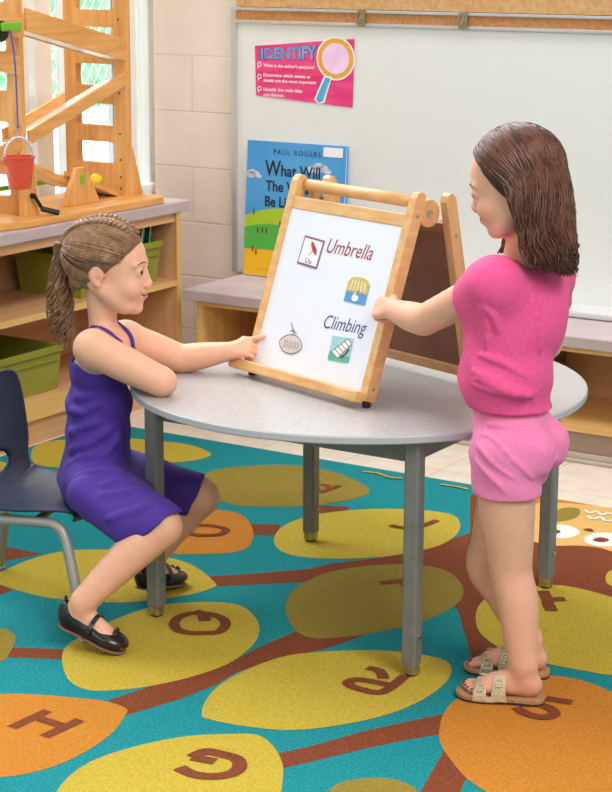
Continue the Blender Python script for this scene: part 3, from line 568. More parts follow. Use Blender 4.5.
# ---------------------------------------------------------------- table
TZ = .57
tb = empty('round_table'); tag(tb, 'round grey laminate classroom table with four grey steel legs', 'table')
m_top = mat('grey_laminate', rgb(166, 162, 160), .3, rgb(182, 178, 176), 120, spec=.5)
m_rim = mat('grey_edge_band', rgb(180, 181, 183), .4)
g = MB(); g.lathe([(0, TZ-.019), (.544, TZ-.019), (.548, TZ-.016), (.548, TZ-.003), (.545, TZ), (0, TZ)], 128)
g.mi = [1 if i % 5 in (1, 2, 3) else 0 for i in range(len(g.f))]; g.build('tabletop', [m_top, m_rim], tb)
g = MB(); q = .338
for s in (-1, 1): g.box((-q, s*q-.004, .492), (q, s*q+.004, TZ-.019)); g.box((s*q-.004, -q, .492), (s*q+.004, q, TZ-.019))
g.build('apron', m_steel, tb)
for sx in (-1, 1):
    for sy in (-1, 1):
        x, y = sx*.352, sy*.352; h = .018; c = .004
        def oct(h, c): return [(h, h-c), (h-c, h), (-h+c, h), (-h, h-c), (-h, -h+c), (-h+c, -h), (h-c, -h), (h, -h+c)]
        l = MB().prism([(x+a, y+b) for a, b in oct(.018, .005)], .034, TZ-.019).build('leg', m_steel, tb)
        MB().prism([(x+a, y+b) for a, b in oct(.0155, .004)], .012, .034).build('leg_insert', m_brass, l)
        MB().lathe([(0, 0.0065), (.014, .0065), (.016, .010), (.014, .013), (0, .013)], 16, Matrix.Translation((x, y, .001))).build('foot_pad', m_black, l)
        MB().lathe([(0, .004), (.006, .004), (.006, 0)], 12, frame((x+(.0182 if sy != 0 else 0), y, .10), (0, 1, 0), (0, 0, 1))).build('adjusting_screw', m_chrome, l)
# ---------------------------------------------------------------- easel
EA, EL = -.329, .316
ew = np.array([math.cos(EA), math.sin(EA), 0]); eh = np.array([-math.sin(EA), math.cos(EA), 0])
eT = eh*math.sin(EL)+CZ*math.cos(EL); eN = np.cross(ew, eT); eO = np.array([-.2350, -.110, .606])
EM = Matrix(((ew[0], eT[0], eN[0], eO[0]), (ew[1], eT[1], eN[1], eO[1]), (ew[2], eT[2], eN[2], eO[2]), (0, 0, 0, 1)))
EWd, EH = .402, .384
def onE(px, py, off=0):
    d = ray(px, py); n = eN; t = ((eO+eN*off-CC)@n)/(d@n); p = CC+d*t-eO; return p@ew, p@eT
es = empty('tabletop_easel'); tag(es, 'wooden double sided tabletop easel with a whiteboard panel on the round table', 'easel')
MB().box((0, 0, -.012), (EWd, EH, -.004), EM).build('whiteboard_panel', mat('easel_board', rgb(232, 236, 244), .25), es)
for x in (-.024, EWd):
    g = MB(); pts = [(x-0, -.018)]; 
    prof = [(-.018, 0), (EH+.068, 0), (EH+.082, -.005), (EH+.086, -.016), (EH+.082, -.027), (EH+.068, -.032), (-.018, -.032)]
    P = [EM @ Vector((xx, a, b)) for xx in (x, x+.024) for a, b in prof]; n = len(prof)
    g.add(P, [tuple(range(n)), tuple(range(n, 2*n))[::-1]]+[(i, n+i, n+(i+1) % n, (i+1) % n) for i in range(n)])
    s_ = g.build('stile', wood[1], es, bevel=.002)
    for yy in (.012, EH+.03): MB().lathe([(0, .002), (.004, .002), (.004, 0)], 12, EM @ frame((x+(.024 if x > 0 else 0), yy, -.016), (0, 1, 0), (0, 0, 1))).build('screw', m_chrome, s_)
    fx = EM @ Vector((x+.012, -.018, -.016)); g = MB(); g.lathe([(0, TZ), (.009, TZ), (.010, TZ+.008), (.008, fx[2]+.002), (0, fx[2]+.002)], 14, Matrix.Translation((fx[0], fx[1], 0))); g.build('rubber_foot', m_black, es)
MB().box((0, EH, -.026), (EWd, EH+.03, -.002), EM).build('top_rail', wood[0], es, bevel=.002)
MB().box((-.060, -.026, -.003), (EWd+.016, .000, .024), EM).build('tray', wood[0], es, bevel=.004)
MB().tube([EM @ Vector((-.0, EH+.064, -.030)), EM @ Vector((EWd, EH+.064, -.030))], .0145, 20).build('dowel', wood[0], es, smooth=True)
for x in (.0, EWd-.014):
    cx = EM @ Vector((x, EH+.048, -.074)); Mx = frame(cx, eh, CZ)   # axes: eh, z, ew
    MB().lathe([(0, 0), (.032, 0), (.032, .013), (0, .013)], 28, Mx).build('hinge_disc', wood[2], es, bevel=.0015)
    MB().lathe([(0, .004), (.007, .003), (.008, 0)], 16, frame(np.array(cx)+ew*.0135, eh, CZ)).build('hinge_bolt', m_chrome, es)
# rear leg frame
topF = np.array(EM @ Vector((0, EH+.104, -.100))); botR = eO+eh*.335; botR[2] = TZ+.016
rT = topF-botR; rL = np.linalg.norm(rT); rT /= rL; rN = np.cross(ew, rT)
RM = Matrix(((ew[0], rT[0], rN[0], botR[0]), (ew[1], rT[1], rN[1], botR[1]), (ew[2], rT[2], rN[2], botR[2]), (0, 0, 0, 1)))
for x in (-.024, EWd):
    g = MB(); prof = [(0, .016), (rL-.018, .016), (rL-.004, .010), (rL, 0), (rL-.004, -.010), (rL-.018, -.016), (0, -.016)]; n = len(prof)
    P = [RM @ Vector((xx, a, b)) for xx in (x, x+.024) for a, b in prof]
    g.add(P, [tuple(range(n)), tuple(range(n, 2*n))[::-1]]+[(i, n+i, n+(i+1) % n, (i+1) % n) for i in range(n)])
    s_ = g.build('rear_stile', wood[2], es, bevel=.002)
    MB().lathe([(0, .002), (.004, .002), (.004, 0)], 12, RM @ frame((x+(.024 if x > 0 else 0), rL-.10, 0), (0, 1, 0), (0, 0, 1))).build('screw', m_chrome, s_)
    fx = RM @ Vector((x+.012, 0, 0)); MB().lathe([(0, TZ), (.009, TZ), (.009, TZ+.018), (0, TZ+.018)], 14, Matrix.Translation((fx[0], fx[1], 0))).build('rubber_foot', m_black, es)
MB().box((0, .010, -.010), (EWd, .034, .010), RM).build('rear_bottom_rail', wood[0], es, bevel=.002)
MB().box((0, rL-.098, -.010), (EWd, rL-.072, .010), RM).build('rear_top_rail', mat('copper_wood', rgb(150, 96, 62), .5), es, bevel=.002)
MB().box((0, .034, -.003), (EWd, rL-.098, .003), RM).build('rear_panel', mat('brown_hardboard', rgb(128, 84, 60), .5, rgb(140, 94, 68), 12), es)
# handwriting
m_mred = mat('red_marker', rgb(160, 40, 56), .5); m_mblue = mat('blue_marker', rgb(62, 60, 130), .5)
def write(txt, p0, p1, size, m, nm):
    a = np.array(onE(*p0)); b = np.array(onE(*p1)); d = b-a; L = np.linalg.norm(d); d /= L
    A = EM @ Matrix(((d[0], -d[1], 0, a[0]), (d[1], d[0], 0, a[1]), (0, 0, 1, -.0035), (0, 0, 0, 1)))
    t = MB(); put_text(t, txt, size, A, L, shear=.25); return t.build(nm, m, es)
write('Umbrella', (325, 252), (370, 260), .050, m_mred, 'handwriting'); write('Climbing', (322, 327.5), (364, 334.5), .046, m_mblue, 'handwriting')
# picture cards
def card(nm, q, lab, base, group='picture cards on the easel board'):
    Q = [np.array(onE(*p)) for p in q]; o = Q[3]; ux = Q[2]-Q[3]; w_ = np.linalg.norm(ux); ux /= w_; uy = np.array([-ux[1], ux[0]]); h_ = (Q[0]-Q[3])@uy
    A = EM @ Matrix(((ux[0], uy[0], 0, o[0]), (ux[1], uy[1], 0, o[1]), (0, 0, 1, -.0038), (0, 0, 0, 1)))
    r = empty(nm); r.matrix_world = A; tag(r, lab, 'card', group)
    if base: boxo('card_stock', (0, 0, 0), (w_, h_, .0012), base, r)
    return r, w_, h_
def flat(r, nm, m, pts, z): g = MB(); g.add([(x, y, z) for x, y in pts], [tuple(range(len(pts)))]); return g.build(nm, m, r)
def ribbon(r, nm, m, lines, wd, z):
    g = MB()
    for pts in lines:
        P = [np.array(p, float) for p in pts]; n = len(P); A, B = [], []
        for i in range(n):
            t = P[min(i+1, n-1)]-P[max(i-1, 0)]; t /= np.linalg.norm(t)+1e-9; nn = np.array([-t[1], t[0]])*wd/2; A.append(P[i]+nn); B.append(P[i]-nn)
        g.add([(v[0], v[1], z) for v in A+B], [(i+1, i, n+i, n+i+1) for i in range(n-1)])
    return g.build(nm, m, r)
m_card = mat('card_white', rgb(240, 238, 236), .4); m_purp = mat('purple_print', rgb(140, 84, 150), .5); m_rp = mat('red_print', rgb(196, 48, 60), .5)
r, a, b = card('picture_card', [(303, 234.5), (323.5, 238.5), (315.6, 269), (296, 263)], 'white picture card with purple border beside the word Umbrella', m_purp)
flat(r, 'inner_face', m_card, [(.004, .005), (a-.004, .005), (a-.004, b-.005), (.004, b-.005)], .0016)
flat(r, 'red_umbrella', m_rp, [(a*.40, b*.86), (a*.52, b*.84), (a*.78, b*.62), (a*.80, b*.42), (a*.62, b*.52), (a*.45, b*.70)], .0019)
ribbon(r, 'umbrella_stick', m_mred, [[(a*.62, b*.60), (a*.45, b*.38)]], .002, .0021)
t = MB(); put_text(t, 'Uu', .018, Matrix.Translation((a*.36, b*.11, .002)), a*.32); t.build('letters', m_ink, r)
r, a, b = card('picture_card', [(345.6, 274.5), (366.7, 278), (363.6, 305.5), (342.7, 300.7)], 'picture card with yellow striped arch over blue water', None)
boxo('card_stock', (0, 0, 0), (a, b*.8, .0012), mat('print_blue', rgb(86, 150, 206), .5), r)
m_ye = mat('print_yellow', rgb(206, 184, 90), .5)
flat(r, 'yellow_arch', m_ye, [(0, b*.42), (a, b*.42), (a, b*.78), (a*.9, b*.93), (a*.7, b), (a*.3, b), (a*.1, b*.93), (0, b*.78)], .0016)
ribbon(r, 'arch_stripes', m_card, [[(a*k, b*.48), (a*(.5+(k-.5)*.8), b*.86)] for k in (.15, .32, .5, .68, .85)], .003, .0019)
ribbon(r, 'arch_lines', m_brown if 'm_brown' in globals() else m_mred, [[(a*.62, b*.5), (a*.4, b*.38)]], .002, .002)
flat(r, 'white_bird', m_card, [(a*.5+a*.16*math.cos(k*PI/8), b*.20+b*.13*math.sin(k*PI/8)) for k in range(16)], .0021)
ribbon(r, 'bird_neck', m_card, [[(a*.38, b*.24), (a*.42, b*.36), (a*.5, b*.42)]], .004, .0023)
m_sk = mat('sketch_grey', rgb(110, 96, 92), .6); m_sk2 = mat('sketch_fill', rgb(214, 204, 200), .5)
r, a, b = card('picture_card', [(280, 330), (299, 334), (298, 356), (277, 351)], 'pencil sketch cut-out near the pointing finger', None)
o_ = [(a*.5+a*.5*math.cos(k*PI/10)*(1+.06*math.cos(5*k)), b*.46+b*.46*math.sin(k*PI/10)*(1+.05*math.sin(7*k))) for k in range(20)]
g = MB(); g.prism(o_, 0, .0012); g.build('card_stock', m_sk2, r)
ribbon(r, 'sketch_lines', m_sk, [o_+[o_[0]], [(a*.30, b*1.45), (a*.52, b*1.02), (a*.55, b*.9)], [(a*.35, b*1.05), (a*.5, b*1.12), (a*.65, b*1.0)]]+[[(a*(.2+.12*k), b*(.25+.03*(k % 2))), (a*(.28+.12*k), b*.42), (a*(.2+.12*k), b*.62)] for k in range(6)], .0022, .0016)
r, a, b = card('picture_card', [(331, 335), (350, 339), (347.5, 363), (326.7, 359.5)], 'teal picture card with a white ladder below the word Climbing', mat('print_sky', rgb(158, 206, 214), .5))
flat(r, 'green_ground', mat('print_teal', rgb(90, 178, 150), .5), [(0, 0), (a, 0), (a, b*.25), (0, b*.35)], .0015)
flat(r, 'ladder_face', m_card, [(a*.1, b*.35), (a*.45, b*.12), (a*.98, b*.78), (a*.75, b*.95)], .0018)
ribbon(r, 'ladder_rungs', m_sk, [[(a*(.1+.13*k), b*(.36+.12*k)), (a*(.44+.105*k), b*(.14+.13*k))] for k in range(6)]+[[(a*.1, b*.35), (a*.75, b*.95)], [(a*.45, b*.12), (a*.98, b*.78)]], .0018, .0021)
ribbon(r, 'brown_figure', mat('print_brown', rgb(90, 50, 36), .5), [[(a*.6, b*.15), (a*.75, b*.3), (a*.92, b*.55)]], .005, .0024)
# ---------------------------------------------------------------- chair
CA = math.radians(14.5); ch = empty('school_chair', (-.65, -.437, 0), CA); tag(ch, 'small navy plastic school chair with grey tubular legs', 'chair')
m_navyp = mat('navy_plastic', rgb(20, 34, 66), .38, rgb(26, 42, 76), 20, bump=.25, bscale=300)
m_tube = mat('grey_powder_coat', rgb(158, 154, 148), .4, metal=.2)
prof = [(.168, .264, .150), (.172, .280, .155), (.155, .290, .162), (.10, .290, .170), (.03, .284, .172), (-.04, .284, .170), (-.082, .296, .166), (-.104, .325, .160), (-.114, .365, .162), (-.122, .42, .168), (-.130, .48, .168), (-.137, .53, .160), (-.140, .555, .140), (-.141, .563, .11)]
PR = catmull(prof, 8, False); nw = 60; g = MB(); vs = []; HZ, HA_, HB_ = .352, .028, .075
for (u, z, hw) in PR:
    for j in range(nw+1):
        s_ = j/nw*2-1; c_ = abs(s_)**2.2; bend = .020*c_*min(1, max(0, (z-.29)/.09))
        yv = s_*hw; zv = z
        if u < -.085:
            q_ = math.hypot((z-HZ)/HA_, yv/HB_)
            if .75 < q_ < 1.25: yv /= q_; zv = HZ+(z-HZ)/q_
        vs.append((u+bend, yv, zv+(.012*c_ if z < .3 else 0)))
fs = []
for i in range(len(PR)-1):
    for j in range(nw):
        z = (PR[i][1]+PR[i+1][1])/2; s_ = (j+.5)/nw*2-1
        hw_ = (PR[i][2]+PR[i+1][2])/2
        if math.hypot((z-HZ)/HA_, s_*hw_/HB_) < 1 and PR[i][0] < -.085: continue
        fs.append((i*(nw+1)+j, i*(nw+1)+j+1, (i+1)*(nw+1)+j+1, (i+1)*(nw+1)+j))
g.add(vs, fs); o = g.build('seat_shell', m_navyp, ch, smooth=True, solid=.006); o.modifiers['s'].offset = 0
for s in (-1, 1):
    pts = catmull([(.214, s*.205, .012), (.180, s*.178, .14), (.150, s*.158, .235), (.125, s*.152, .262), (.08, s*.15, .266), (-.06, s*.15, .262), (-.125, s*.152, .254), (-.150, s*.158, .235), (-.178, s*.178, .14), (-.21, s*.205, .012)], 6, False)
    f_ = MB().tube(pts, .0125, 14).build('leg_frame', m_tube, ch, smooth=True)
    for e in (.2145, -.2105): MB().lathe([(0, .0065), (.015, .0065), (.016, .012), (.014, .022), (0, .022)], 14, Matrix.Translation((e, s*.2055, 0))).build('glide', m_alu, f_)
MB().tube([(.06, -.15, .262), (.06, .15, .262)], .009, 10).tube([(-.09, -.15, .258), (-.09, .15, .258)], .009, 10).build('crossbar', m_tube, ch, smooth=True)
MB().lathe([(0, .002), (.004, .001), (.005, 0)], 12, Matrix.Translation((.0, -.10, .288))).build('rivet', m_chrome, ch)
# ---------------------------------------------------------------- wooden marble toy on the counter
ty = empty('marble_run'); tag(ty, 'wooden marble run toy with ramps and ladder panels on the window counter', 'toy')
Z0 = .7115; ZB = .735
MB().prism([(-2.02, .55), (-1.72, .55), (-1.69, .60), (-1.655, .75), (-1.65, 1.40), (-1.66, 1.47), (-1.70, 1.50), (-2.02, 1.50)], Z0, ZB).build('base_board', toyw[1], ty, bevel=.004)
def ladder(y0, y1, xl, xr, holes, z1, sw=.05):
    g = MB(); zs = [ZB]
    for a, b in holes: zs += [a, b]
    zs.append(z1); g.box((xl, y0, ZB), (xl+sw, y1, z1)); g.box((xr-sw, y0, ZB), (xr, y1, z1))
    for i in range(0, len(zs), 2): g.box((xl+sw, y0, zs[i]), (xr-sw, y1, zs[i+1]))
    # rounded hole corners
    for a, b in holes:
        for (cx, sx) in ((xl+sw, 1), (xr-sw, -1)):
            for (cz, sz) in ((a, 1), (b, -1)):
                rr_ = .010; arc = [(cx+sx*rr_*(1-math.sin(k*PI/12)), cz+sz*rr_*(1-math.cos(k*PI/12))) for k in range(7)]
                poly = [(cx, cz)]+arc; n = len(poly)
                P = [(x, y0, z) for x, z in poly]+[(x, y1, z) for x, z in poly]
                g.add(P, [tuple(range(n)), tuple(range(n, 2*n))[::-1]]+[(i, n+i, n+(i+1) % n, (i+1) % n) for i in range(n)])
    o = g.build('ladder_panel', toyw[2], ty)
    for a, b in ((0, 0),):
        pass
    return o
HO = [(.846, .919), (.976, 1.05), (1.114, 1.187), (1.243, 1.312), (1.371, 1.44)]
ladder(1.40, 1.435, -2.035, -1.770, HO, 1.60, .047); lp = ladder(.845, .875, -2.035, -1.77, [(.79, .86), (.95, 1.03), (1.13, 1.20), (1.255, 1.33), (1.41, 1.47)], 1.60, .047)
m_scr = mat('screw_dark', rgb(96, 60, 34), .5)
for z in (.76, .80, .86, .95, 1.09, 1.21, 1.34):
    MB().lathe([(0, .0015), (.004, .0015), (.004, 0)], 10, frame((-1.793, 1.3999, z), (1, 0, 0), (0, 0, 1))).build('screw', m_scr, ty)
MB().prism([(1.436, ZB), (1.50, ZB), (1.445, .90), (1.436, .90)], -1.795, -1.772, Matrix(((0, 0, 1, 0), (1, 0, 0, 0), (0, 1, 0, 0), (0, 0, 0, 1)))).build('brace', toyw[2], ty, bevel=.002)
YZ = Matrix(((0, 0, 1, 0), (1, 0, 0, 0), (0, 1, 0, 0), (0, 0, 0, 1)))       # (y, z, x)
def ramp(yz0, yz1, h, xn, xf, nm='ramp', floor=True, fh=None, f1=None):
    (y0, z0), (y1, z1) = yz0, yz1; fh = fh or h
    r_ = MB().prism([(y0, z0), (y1, z1), (y1, z1-h), (y0, z0-h)], xn-.012, xn, YZ).build(nm, toyw[1], ty, bevel=.002)
    yy1 = f1 or y1; k = (yy1-y0)/(y1-y0); MB().prism([(y0, z0), (y0+(y1-y0)*k, z0+(z1-z0)*k), (y0+(y1-y0)*k, z0+(z1-z0)*k-fh), (y0, z0-fh)], xf, xf+.012, YZ).build('ramp_side', toyw[1], r_, bevel=.002)
    MB().prism([(y0, z0-h*.75), (y1, z1-h*.75), (y1, z1-h*.95), (y0, z0-h*.95)], xf+.012, xn-.012, YZ).build('ramp_floor', m_rf, r_)
    return r_
m_rf = mat('ramp_floor_white', rgb(226, 222, 216), .35)
ramp((.877, 1.392), (1.398, 1.272), .072, -1.755, -1.86)
ramp((.877, 1.004), (1.398, 1.166), .046, -1.755, -1.875, f1=1.19)
ramp((.60, .925), (.843, .995), .05, -1.755, -1.875); ramp((.56, 1.30), (.843, 1.24), .06, -1.755, -1.875)
ramp((.877, .915), (1.15, .812), .026, -1.80, -1.89)
# triangular stands
m_gp = m_green
for (ya, yb, x, h, nm) in ((1.055, 1.235, -1.76, .125, 'triangle_stand'),):
    ym = (ya+yb)/2
    s_ = MB().prism([(ya, ZB), (yb, ZB), (yb, ZB+.012), (ym+.022, ZB+h), (ym-.022, ZB+h), (ya, ZB+.012)], x-.02, x, YZ).build(nm, toyw[2], ty, bevel=.003)
    boxo('green_insert', (x-.001, ym-.010, ZB+.068), (x+.002, ym+.010, ZB+.10), m_gp, s_, bevel=.003)
ramp((1.10, .850), (1.385, .748), .016, -1.79, -1.89, 'seesaw')
MB().prism([(.80, ZB), (.87, ZB), (.862, .90), (.808, .90)], -1.745, -1.72, YZ).build('crank_post', toyw[2], ty, bevel=.002)
MB().prism([(.90, ZB+.0), (1.0, ZB+.0), (.965, .80), (.92, .80)], -1.86, -1.84, YZ).build('wedge', toyw[2], ty, bevel=.002)
boxo('green_rail', (-1.95, .88, .79), (-1.93, 1.2, .805), m_gp, ty)
# pulley, string, bucket and crank
py_ = empty('dummy'); bpy.data.objects.remove(py_)
MB().lathe([(0, 0), (.030, 0), (.033, .004), (.026, .010), (.033, .016), (.030, .02), (0, .02)], 28, frame((-1.735, .715, 1.325), (0, 1, 0), (0, 0, 1))).build('pulley_wheel', m_black, ty, smooth=False)
boxo('pulley_bracket', (-1.712, .70, 1.325), (-1.700, .79, 1.352), m_green, ty, bevel=.004)
boxo('pulley_arm', (-1.77, .70, 1.30), (-1.74, .846, 1.36), toyw[1], ty, bevel=.003)
MB().tube(catmull([(-1.69, .72, 1.330), (-1.68, .722, 1.28), (-1.67, .718, 1.20), (-1.66, .710, 1.06), (-1.655, .705, 1.03)], 6, False), .0028, 6).build('string', mat('blue_string', rgb(60, 84, 170), .6), ty, smooth=True)
g = MB()
for k, (z, rr_) in enumerate(((1.015, .008), (1.000, .006), (.988, .007), (.976, .005))): g.tube([(-1.655+.004*math.cos(a), .705+rr_*math.cos(a), z+.018+rr_*math.sin(a)) for a in [i*PI/6 for i in range(13)]], .0018, 5)
g.build('chain', m_chrome, ty)
bu = empty('toy_bucket', (-1.655, .705, .842)); tag(bu, 'orange red plastic bucket hanging from the toy pulley', 'bucket')
m_orr = mat('orange_red_plastic', rgb(222, 84, 50), .4); m_lil = mat('lilac_plastic', rgb(222, 208, 224), .4)
MB().lathe([(0, 0), (.035, 0), (.048, .094), (.051, .096), (.051, .101), (.046, .101), (.045, .094), (.033, .004), (0, .004)], 32).build('pail', m_orr, bu, smooth=False)
MB().tube([(.038*math.cos(a)*.7, .038*math.cos(a), .098+.062*math.sin(a)) for a in [i*PI/16 for i in range(17)]], .004, 8).build('handle', m_lil, bu, smooth=True)
for s in (-1, 1): MB().lathe([(0, .003), (.007, .003), (.007, 0)], 14, frame((.027*s, s*.038, .098), (1, 0, 0), (0, 0, 1))).build('handle_lug', m_lil, bu)
cr = empty('crank'); bpy.data.objects.remove(cr)
MB().lathe([(0, .012), (.009, .012), (.009, 0)], 16, frame((-1.72, .835, .80), (0, 1, 0), (0, 0, 1))).tube([(-1.706, .835, .80), (-1.704, .868, .755)], .006, 8).tube([(-1.704, .862, .757), (-1.66, .90, .742)], .009, 10).build('crank_handle', m_black, ty, smooth=False)
wf = MB().lathe([(0, -.022)]+[(.022*math.cos(a*PI/12-PI/2)*(1+.04*(a % 2)), .022*math.sin(a*PI/12-PI/2)) for a in range(1, 12)]+[(0, .022)], 20, Matrix.Translation((-1.835, 1.315, .797)))
tag(wf.build('toy_ball', mat('yellow_ball', rgb(240, 206, 40), .45, rgb(200, 150, 20), 60, contrast=(.5, .6)), smooth=True), 'small yellow perforated ball on the wooden seesaw ramp', 'ball')
# ================================================================ people
nv = lambda v: np.array(v, float)/np.linalg.norm(v)
def skin_mat(name, c): return mat(name, c, .5, tuple(list(np.array(c[:3])*.93)+[1]), 40, sss=.12, attr=rgb(196, 92, 84), spec=.35, contrast=(.3, .7))
skinA = skin_mat('fair_skin', rgb(234, 178, 148)); skinB = skin_mat('warm_skin', rgb(232, 174, 144))
def bounds(P, m): P = np.array(P); return P.min(0)-m, P.max(0)+m
def add_head(F, O, f, u, s=1.0, smile=0, lid=.0042):
    f = nv(f); u = nv(u-f*(u@f)); l = np.cross(u, f); A = np.array([f, l, u])
    p = lambda x, y, z: O+s*(f*x+l*y+u*z)
    E = lambda c, r, k=.012, **kw: F.ell(p(*c), np.array(r)*s, A, k, **kw)
    C = lambda a, b, ra, rb, k=.01, **kw: F.rc(p(*a), p(*b), ra*s, rb*s, k, **kw)
    E((-.014, 0, .032), (.086, .070, .076)); E((.038, 0, .026), (.047, .057, .058), .02); E((.030, 0, -.022), (.054, .055, .064), .02)
    E((.030, 0, -.062), (.044, .042, .034), .02); E((.064, 0, -.088), (.016, .018, .014), .02)
    for y in (-1, 1):
        E((.053, y*.036, -.036), (.026, .022, .025), .016)
        C((-.02, y*.05, -.03), (.045, y*.03, -.078), .016, .016, .025)
        E((.089, y*.031, .004), (.014, .017, .010), .012, sub=True)
        C((.082, y*.016, .020), (.070, y*.046, .019), .006, .005, .010)
        C((.091, y*.007, -.033), (.088, y*.0095, -.033), .0054, .0046, .005)
        # ear
        E((-.014, y*.0715, -.006), (.0155, .0055, .025), .004); E((-.010, y*.0770, -.002), (.0085, .0065, .014), .003, sub=True); C((-.008, y*.0735, -.026), (-.012, y*.0715, -.022), .006, .006, .006)
        C((-.006, y*.066, -.004), (-.024, y*.06, -.004), .010, .012, .008)
    C((.080, 0, .010), (.093, 0, -.026), .006, .0082, .012); C((.094, 0, -.026), (.086, 0, -.036), .0066, .006, .006)
    # mouth
    mz = -.056; 
    E((.073, 0, mz), (.014, .026, .014), .014)
    for y in (-1, 1):
        C((.0868, 0, mz+.003), (.077, y*.018, mz+.003+smile*.004), .0034, .0022, .004)
    C((.0850, -.009, mz-.0055), (.0850, .009, mz-.0055), .0038, .0038, .004); 
    for y in (-1, 1):
        C((.0905, 0, mz-.0008), (.077, y*.024, mz+.000+smile*.011), .0019, .0020, .0015, sub=True)
        E((.060, y*.037, -.038), (.018, .015, .017), .014)
        E((.0735, y*.030, .002), (.0132, .0132, .0132), .004); E((.0860, y*.031, .0012-(.003 if lid < .003 else 0)), (.008, .0095, lid), .0015, sub=True)
    return A, p
def limb(F, P, R, k=.006, k0=.03, n=5):
    Q = np.array(catmull([list(p)+[q] for p, q in zip(P, R)], n, False)); m = len(Q)
    for i in range(m-1): F.rc(Q[i, :3], Q[i+1, :3], Q[i, 3], Q[i+1, 3], k0 if i == 0 else k)
def head_tint(V, p, s, parts):
    t = np.zeros(len(V))
    for c, r, a in parts: t = np.maximum(t, a*np.clip(1.4-np.linalg.norm(V-p(*c), axis=1)/(r*s), 0, 1))
    return t
def eyes(parent, p, A, s, look, closed=False, sides=(-1, 1), brow=rgb(120, 84, 60)):
    mw = mat('eye_white', rgb(238, 232, 228), .2); mi = mat('eye_iris', rgb(60, 40, 30), .15); ml = mat('lashes', rgb(50, 34, 28), .7); mbw = mat('eyebrow_hair', brow, .8)
    for y in sides:
        c = p(.0735, y*.030, .002); r = .0118*s
        Mx = Matrix.Translation(Vector(c)) @ Matrix(((A[0][0], A[1][0], A[2][0], 0), (A[0][1], A[1][1], A[2][1], 0), (A[0][2], A[1][2], A[2][2], 0), (0, 0, 0, 1)))
        sph = [(0, -r)]+[(r*math.cos(a*PI/14-PI/2), r*math.sin(a*PI/14-PI/2)) for a in range(1, 14)]+[(0, r)]
        e = MB().lathe(sph, 24, Mx).build('eyeball', mw, parent, smooth=True)
        d = nv(look); ic = c+d*r*.62; a1 = nv(np.cross(d, [0, 0, 1])); rr = r*.80
        fr_ = frame(ic, a1, np.cross(d, a1)*-1 if False else np.cross(a1, d)*-1)
        MB().lathe([(0, r*.47), (r*.3, r*.44), (r*.52, r*.33), (r*.6, r*.2), (0, 0)], 20, Matrix(((a1[0], np.cross(d, a1)[0], d[0], ic[0]), (a1[1], np.cross(d, a1)[1], d[1], ic[1]), (a1[2], np.cross(d, a1)[2], d[2], ic[2]), (0, 0, 0, 1)))).build('iris', mi, e, smooth=True)
        # lids
        g = MB(); up = []; lo = []
        for k in range(9):
            a = -1+k/4.; hh = (.0048 if not closed else -.0015)*(1-a*a)*s
            up.append(p(.0735, y*.030, .002)+A[1]*a*.0105*s+A[2]*hh+A[0]*math.sqrt(max(0, r*r*1.26-(a*.0105*s)**2-hh*hh)))
            lo.append(p(.0735, y*.030, .002)+A[1]*a*.0105*s-A[2]*.0045*(1-a*a)*s+A[0]*math.sqrt(max(0, r*r*1.10-(a*.0105*s)**2-(.0045*(1-a*a)*s)**2)))
        MB().tube(up, .0009*s, 6).build('upper_lashes', ml, parent)
        bp = [p(.090-.006*abs(k/4.-1)**1*1, y*(.014+.0075*k), .0215+.004*math.sin(k/5.*PI)) for k in range(6)]
        yield [b for b in bp], mbw
def snapline(F, pts, off): return F.snap(np.array(pts), off)
def ribbon_on(F, name, pts, wd, th, m, parent, off, n=8, taper=False):
    """a flat band that follows a body surface"""
    P = np.array(catmull(pts, n, False)); P = F.snap(P, off); P = P.copy()
    for _ in range(3): P[1:-1] = (P[:-2]+2*P[1:-1]+P[2:])/4
    P = np.array([F.snap(P[i:i+1], off)[0] if F.val(P[i:i+1])[0] < off else P[i] for i in range(len(P))])
    G = F.grad(P); T = np.gradient(P, axis=0); T /= np.linalg.norm(T, axis=1, keepdims=True)+1e-9; B = np.cross(T, G); B /= np.linalg.norm(B, axis=1, keepdims=True)+1e-9
    g = MB(); vs = []
    for i in range(len(P)):
        w_ = wd/2
        for a, b in ((-1, -1), (-.8, 1), (.8, 1), (1, -1)): vs.append(P[i]+B[i]*w_*a+G[i]*th*b*.5)
    n_ = len(P); fs = [(i*4+k, i*4+(k+1) % 4, (i+1)*4+(k+1) % 4, (i+1)*4+k) for i in range(n_-1) for k in range(4)]+[(3, 2, 1, 0), tuple((n_-1)*4+k for k in range(4))]
    g.add(vs, fs); return g.build(name, m, parent, smooth=False)
def foot(F, H, d, u, s=1.0, k=.014, inf=0, toes=True, side=1, A0=None):
    d = nv(d); u = nv(u-d*(u@d)); l = np.cross(u, d); A = np.array([d, l, u]); p = lambda x, y, z: H+s*(d*x+l*y+u*z)
    E = lambda c, r, kk=k: F.ell(p(*c), np.array(r)*s+inf, A, kk)
    E((.030, 0, .026), (.030, .024, .026)); F.rc(p(.045, 0, .045), p(.105, 0, .028), .024*s+inf, .019*s+inf, k); E((.075, 0, .02), (.05, .025, .018)); E((.118, 0, .018), (.032, .031, .017))
    if toes:
        for i, (y, x, r) in enumerate(((.020, .168, .0095), (.0065, .170, .0075), (-.005, .165, .007), (-.0155, .158, .0065), (-.0245, .148, .006))):
            F.rc(p(.125, y*side*.9, .016), p(x-.004, y*side, .010), r*s*1.0+inf, r*s+inf, .004)
    else: E((.148, 0, .014), (.030, .030, .013))
    return A, p
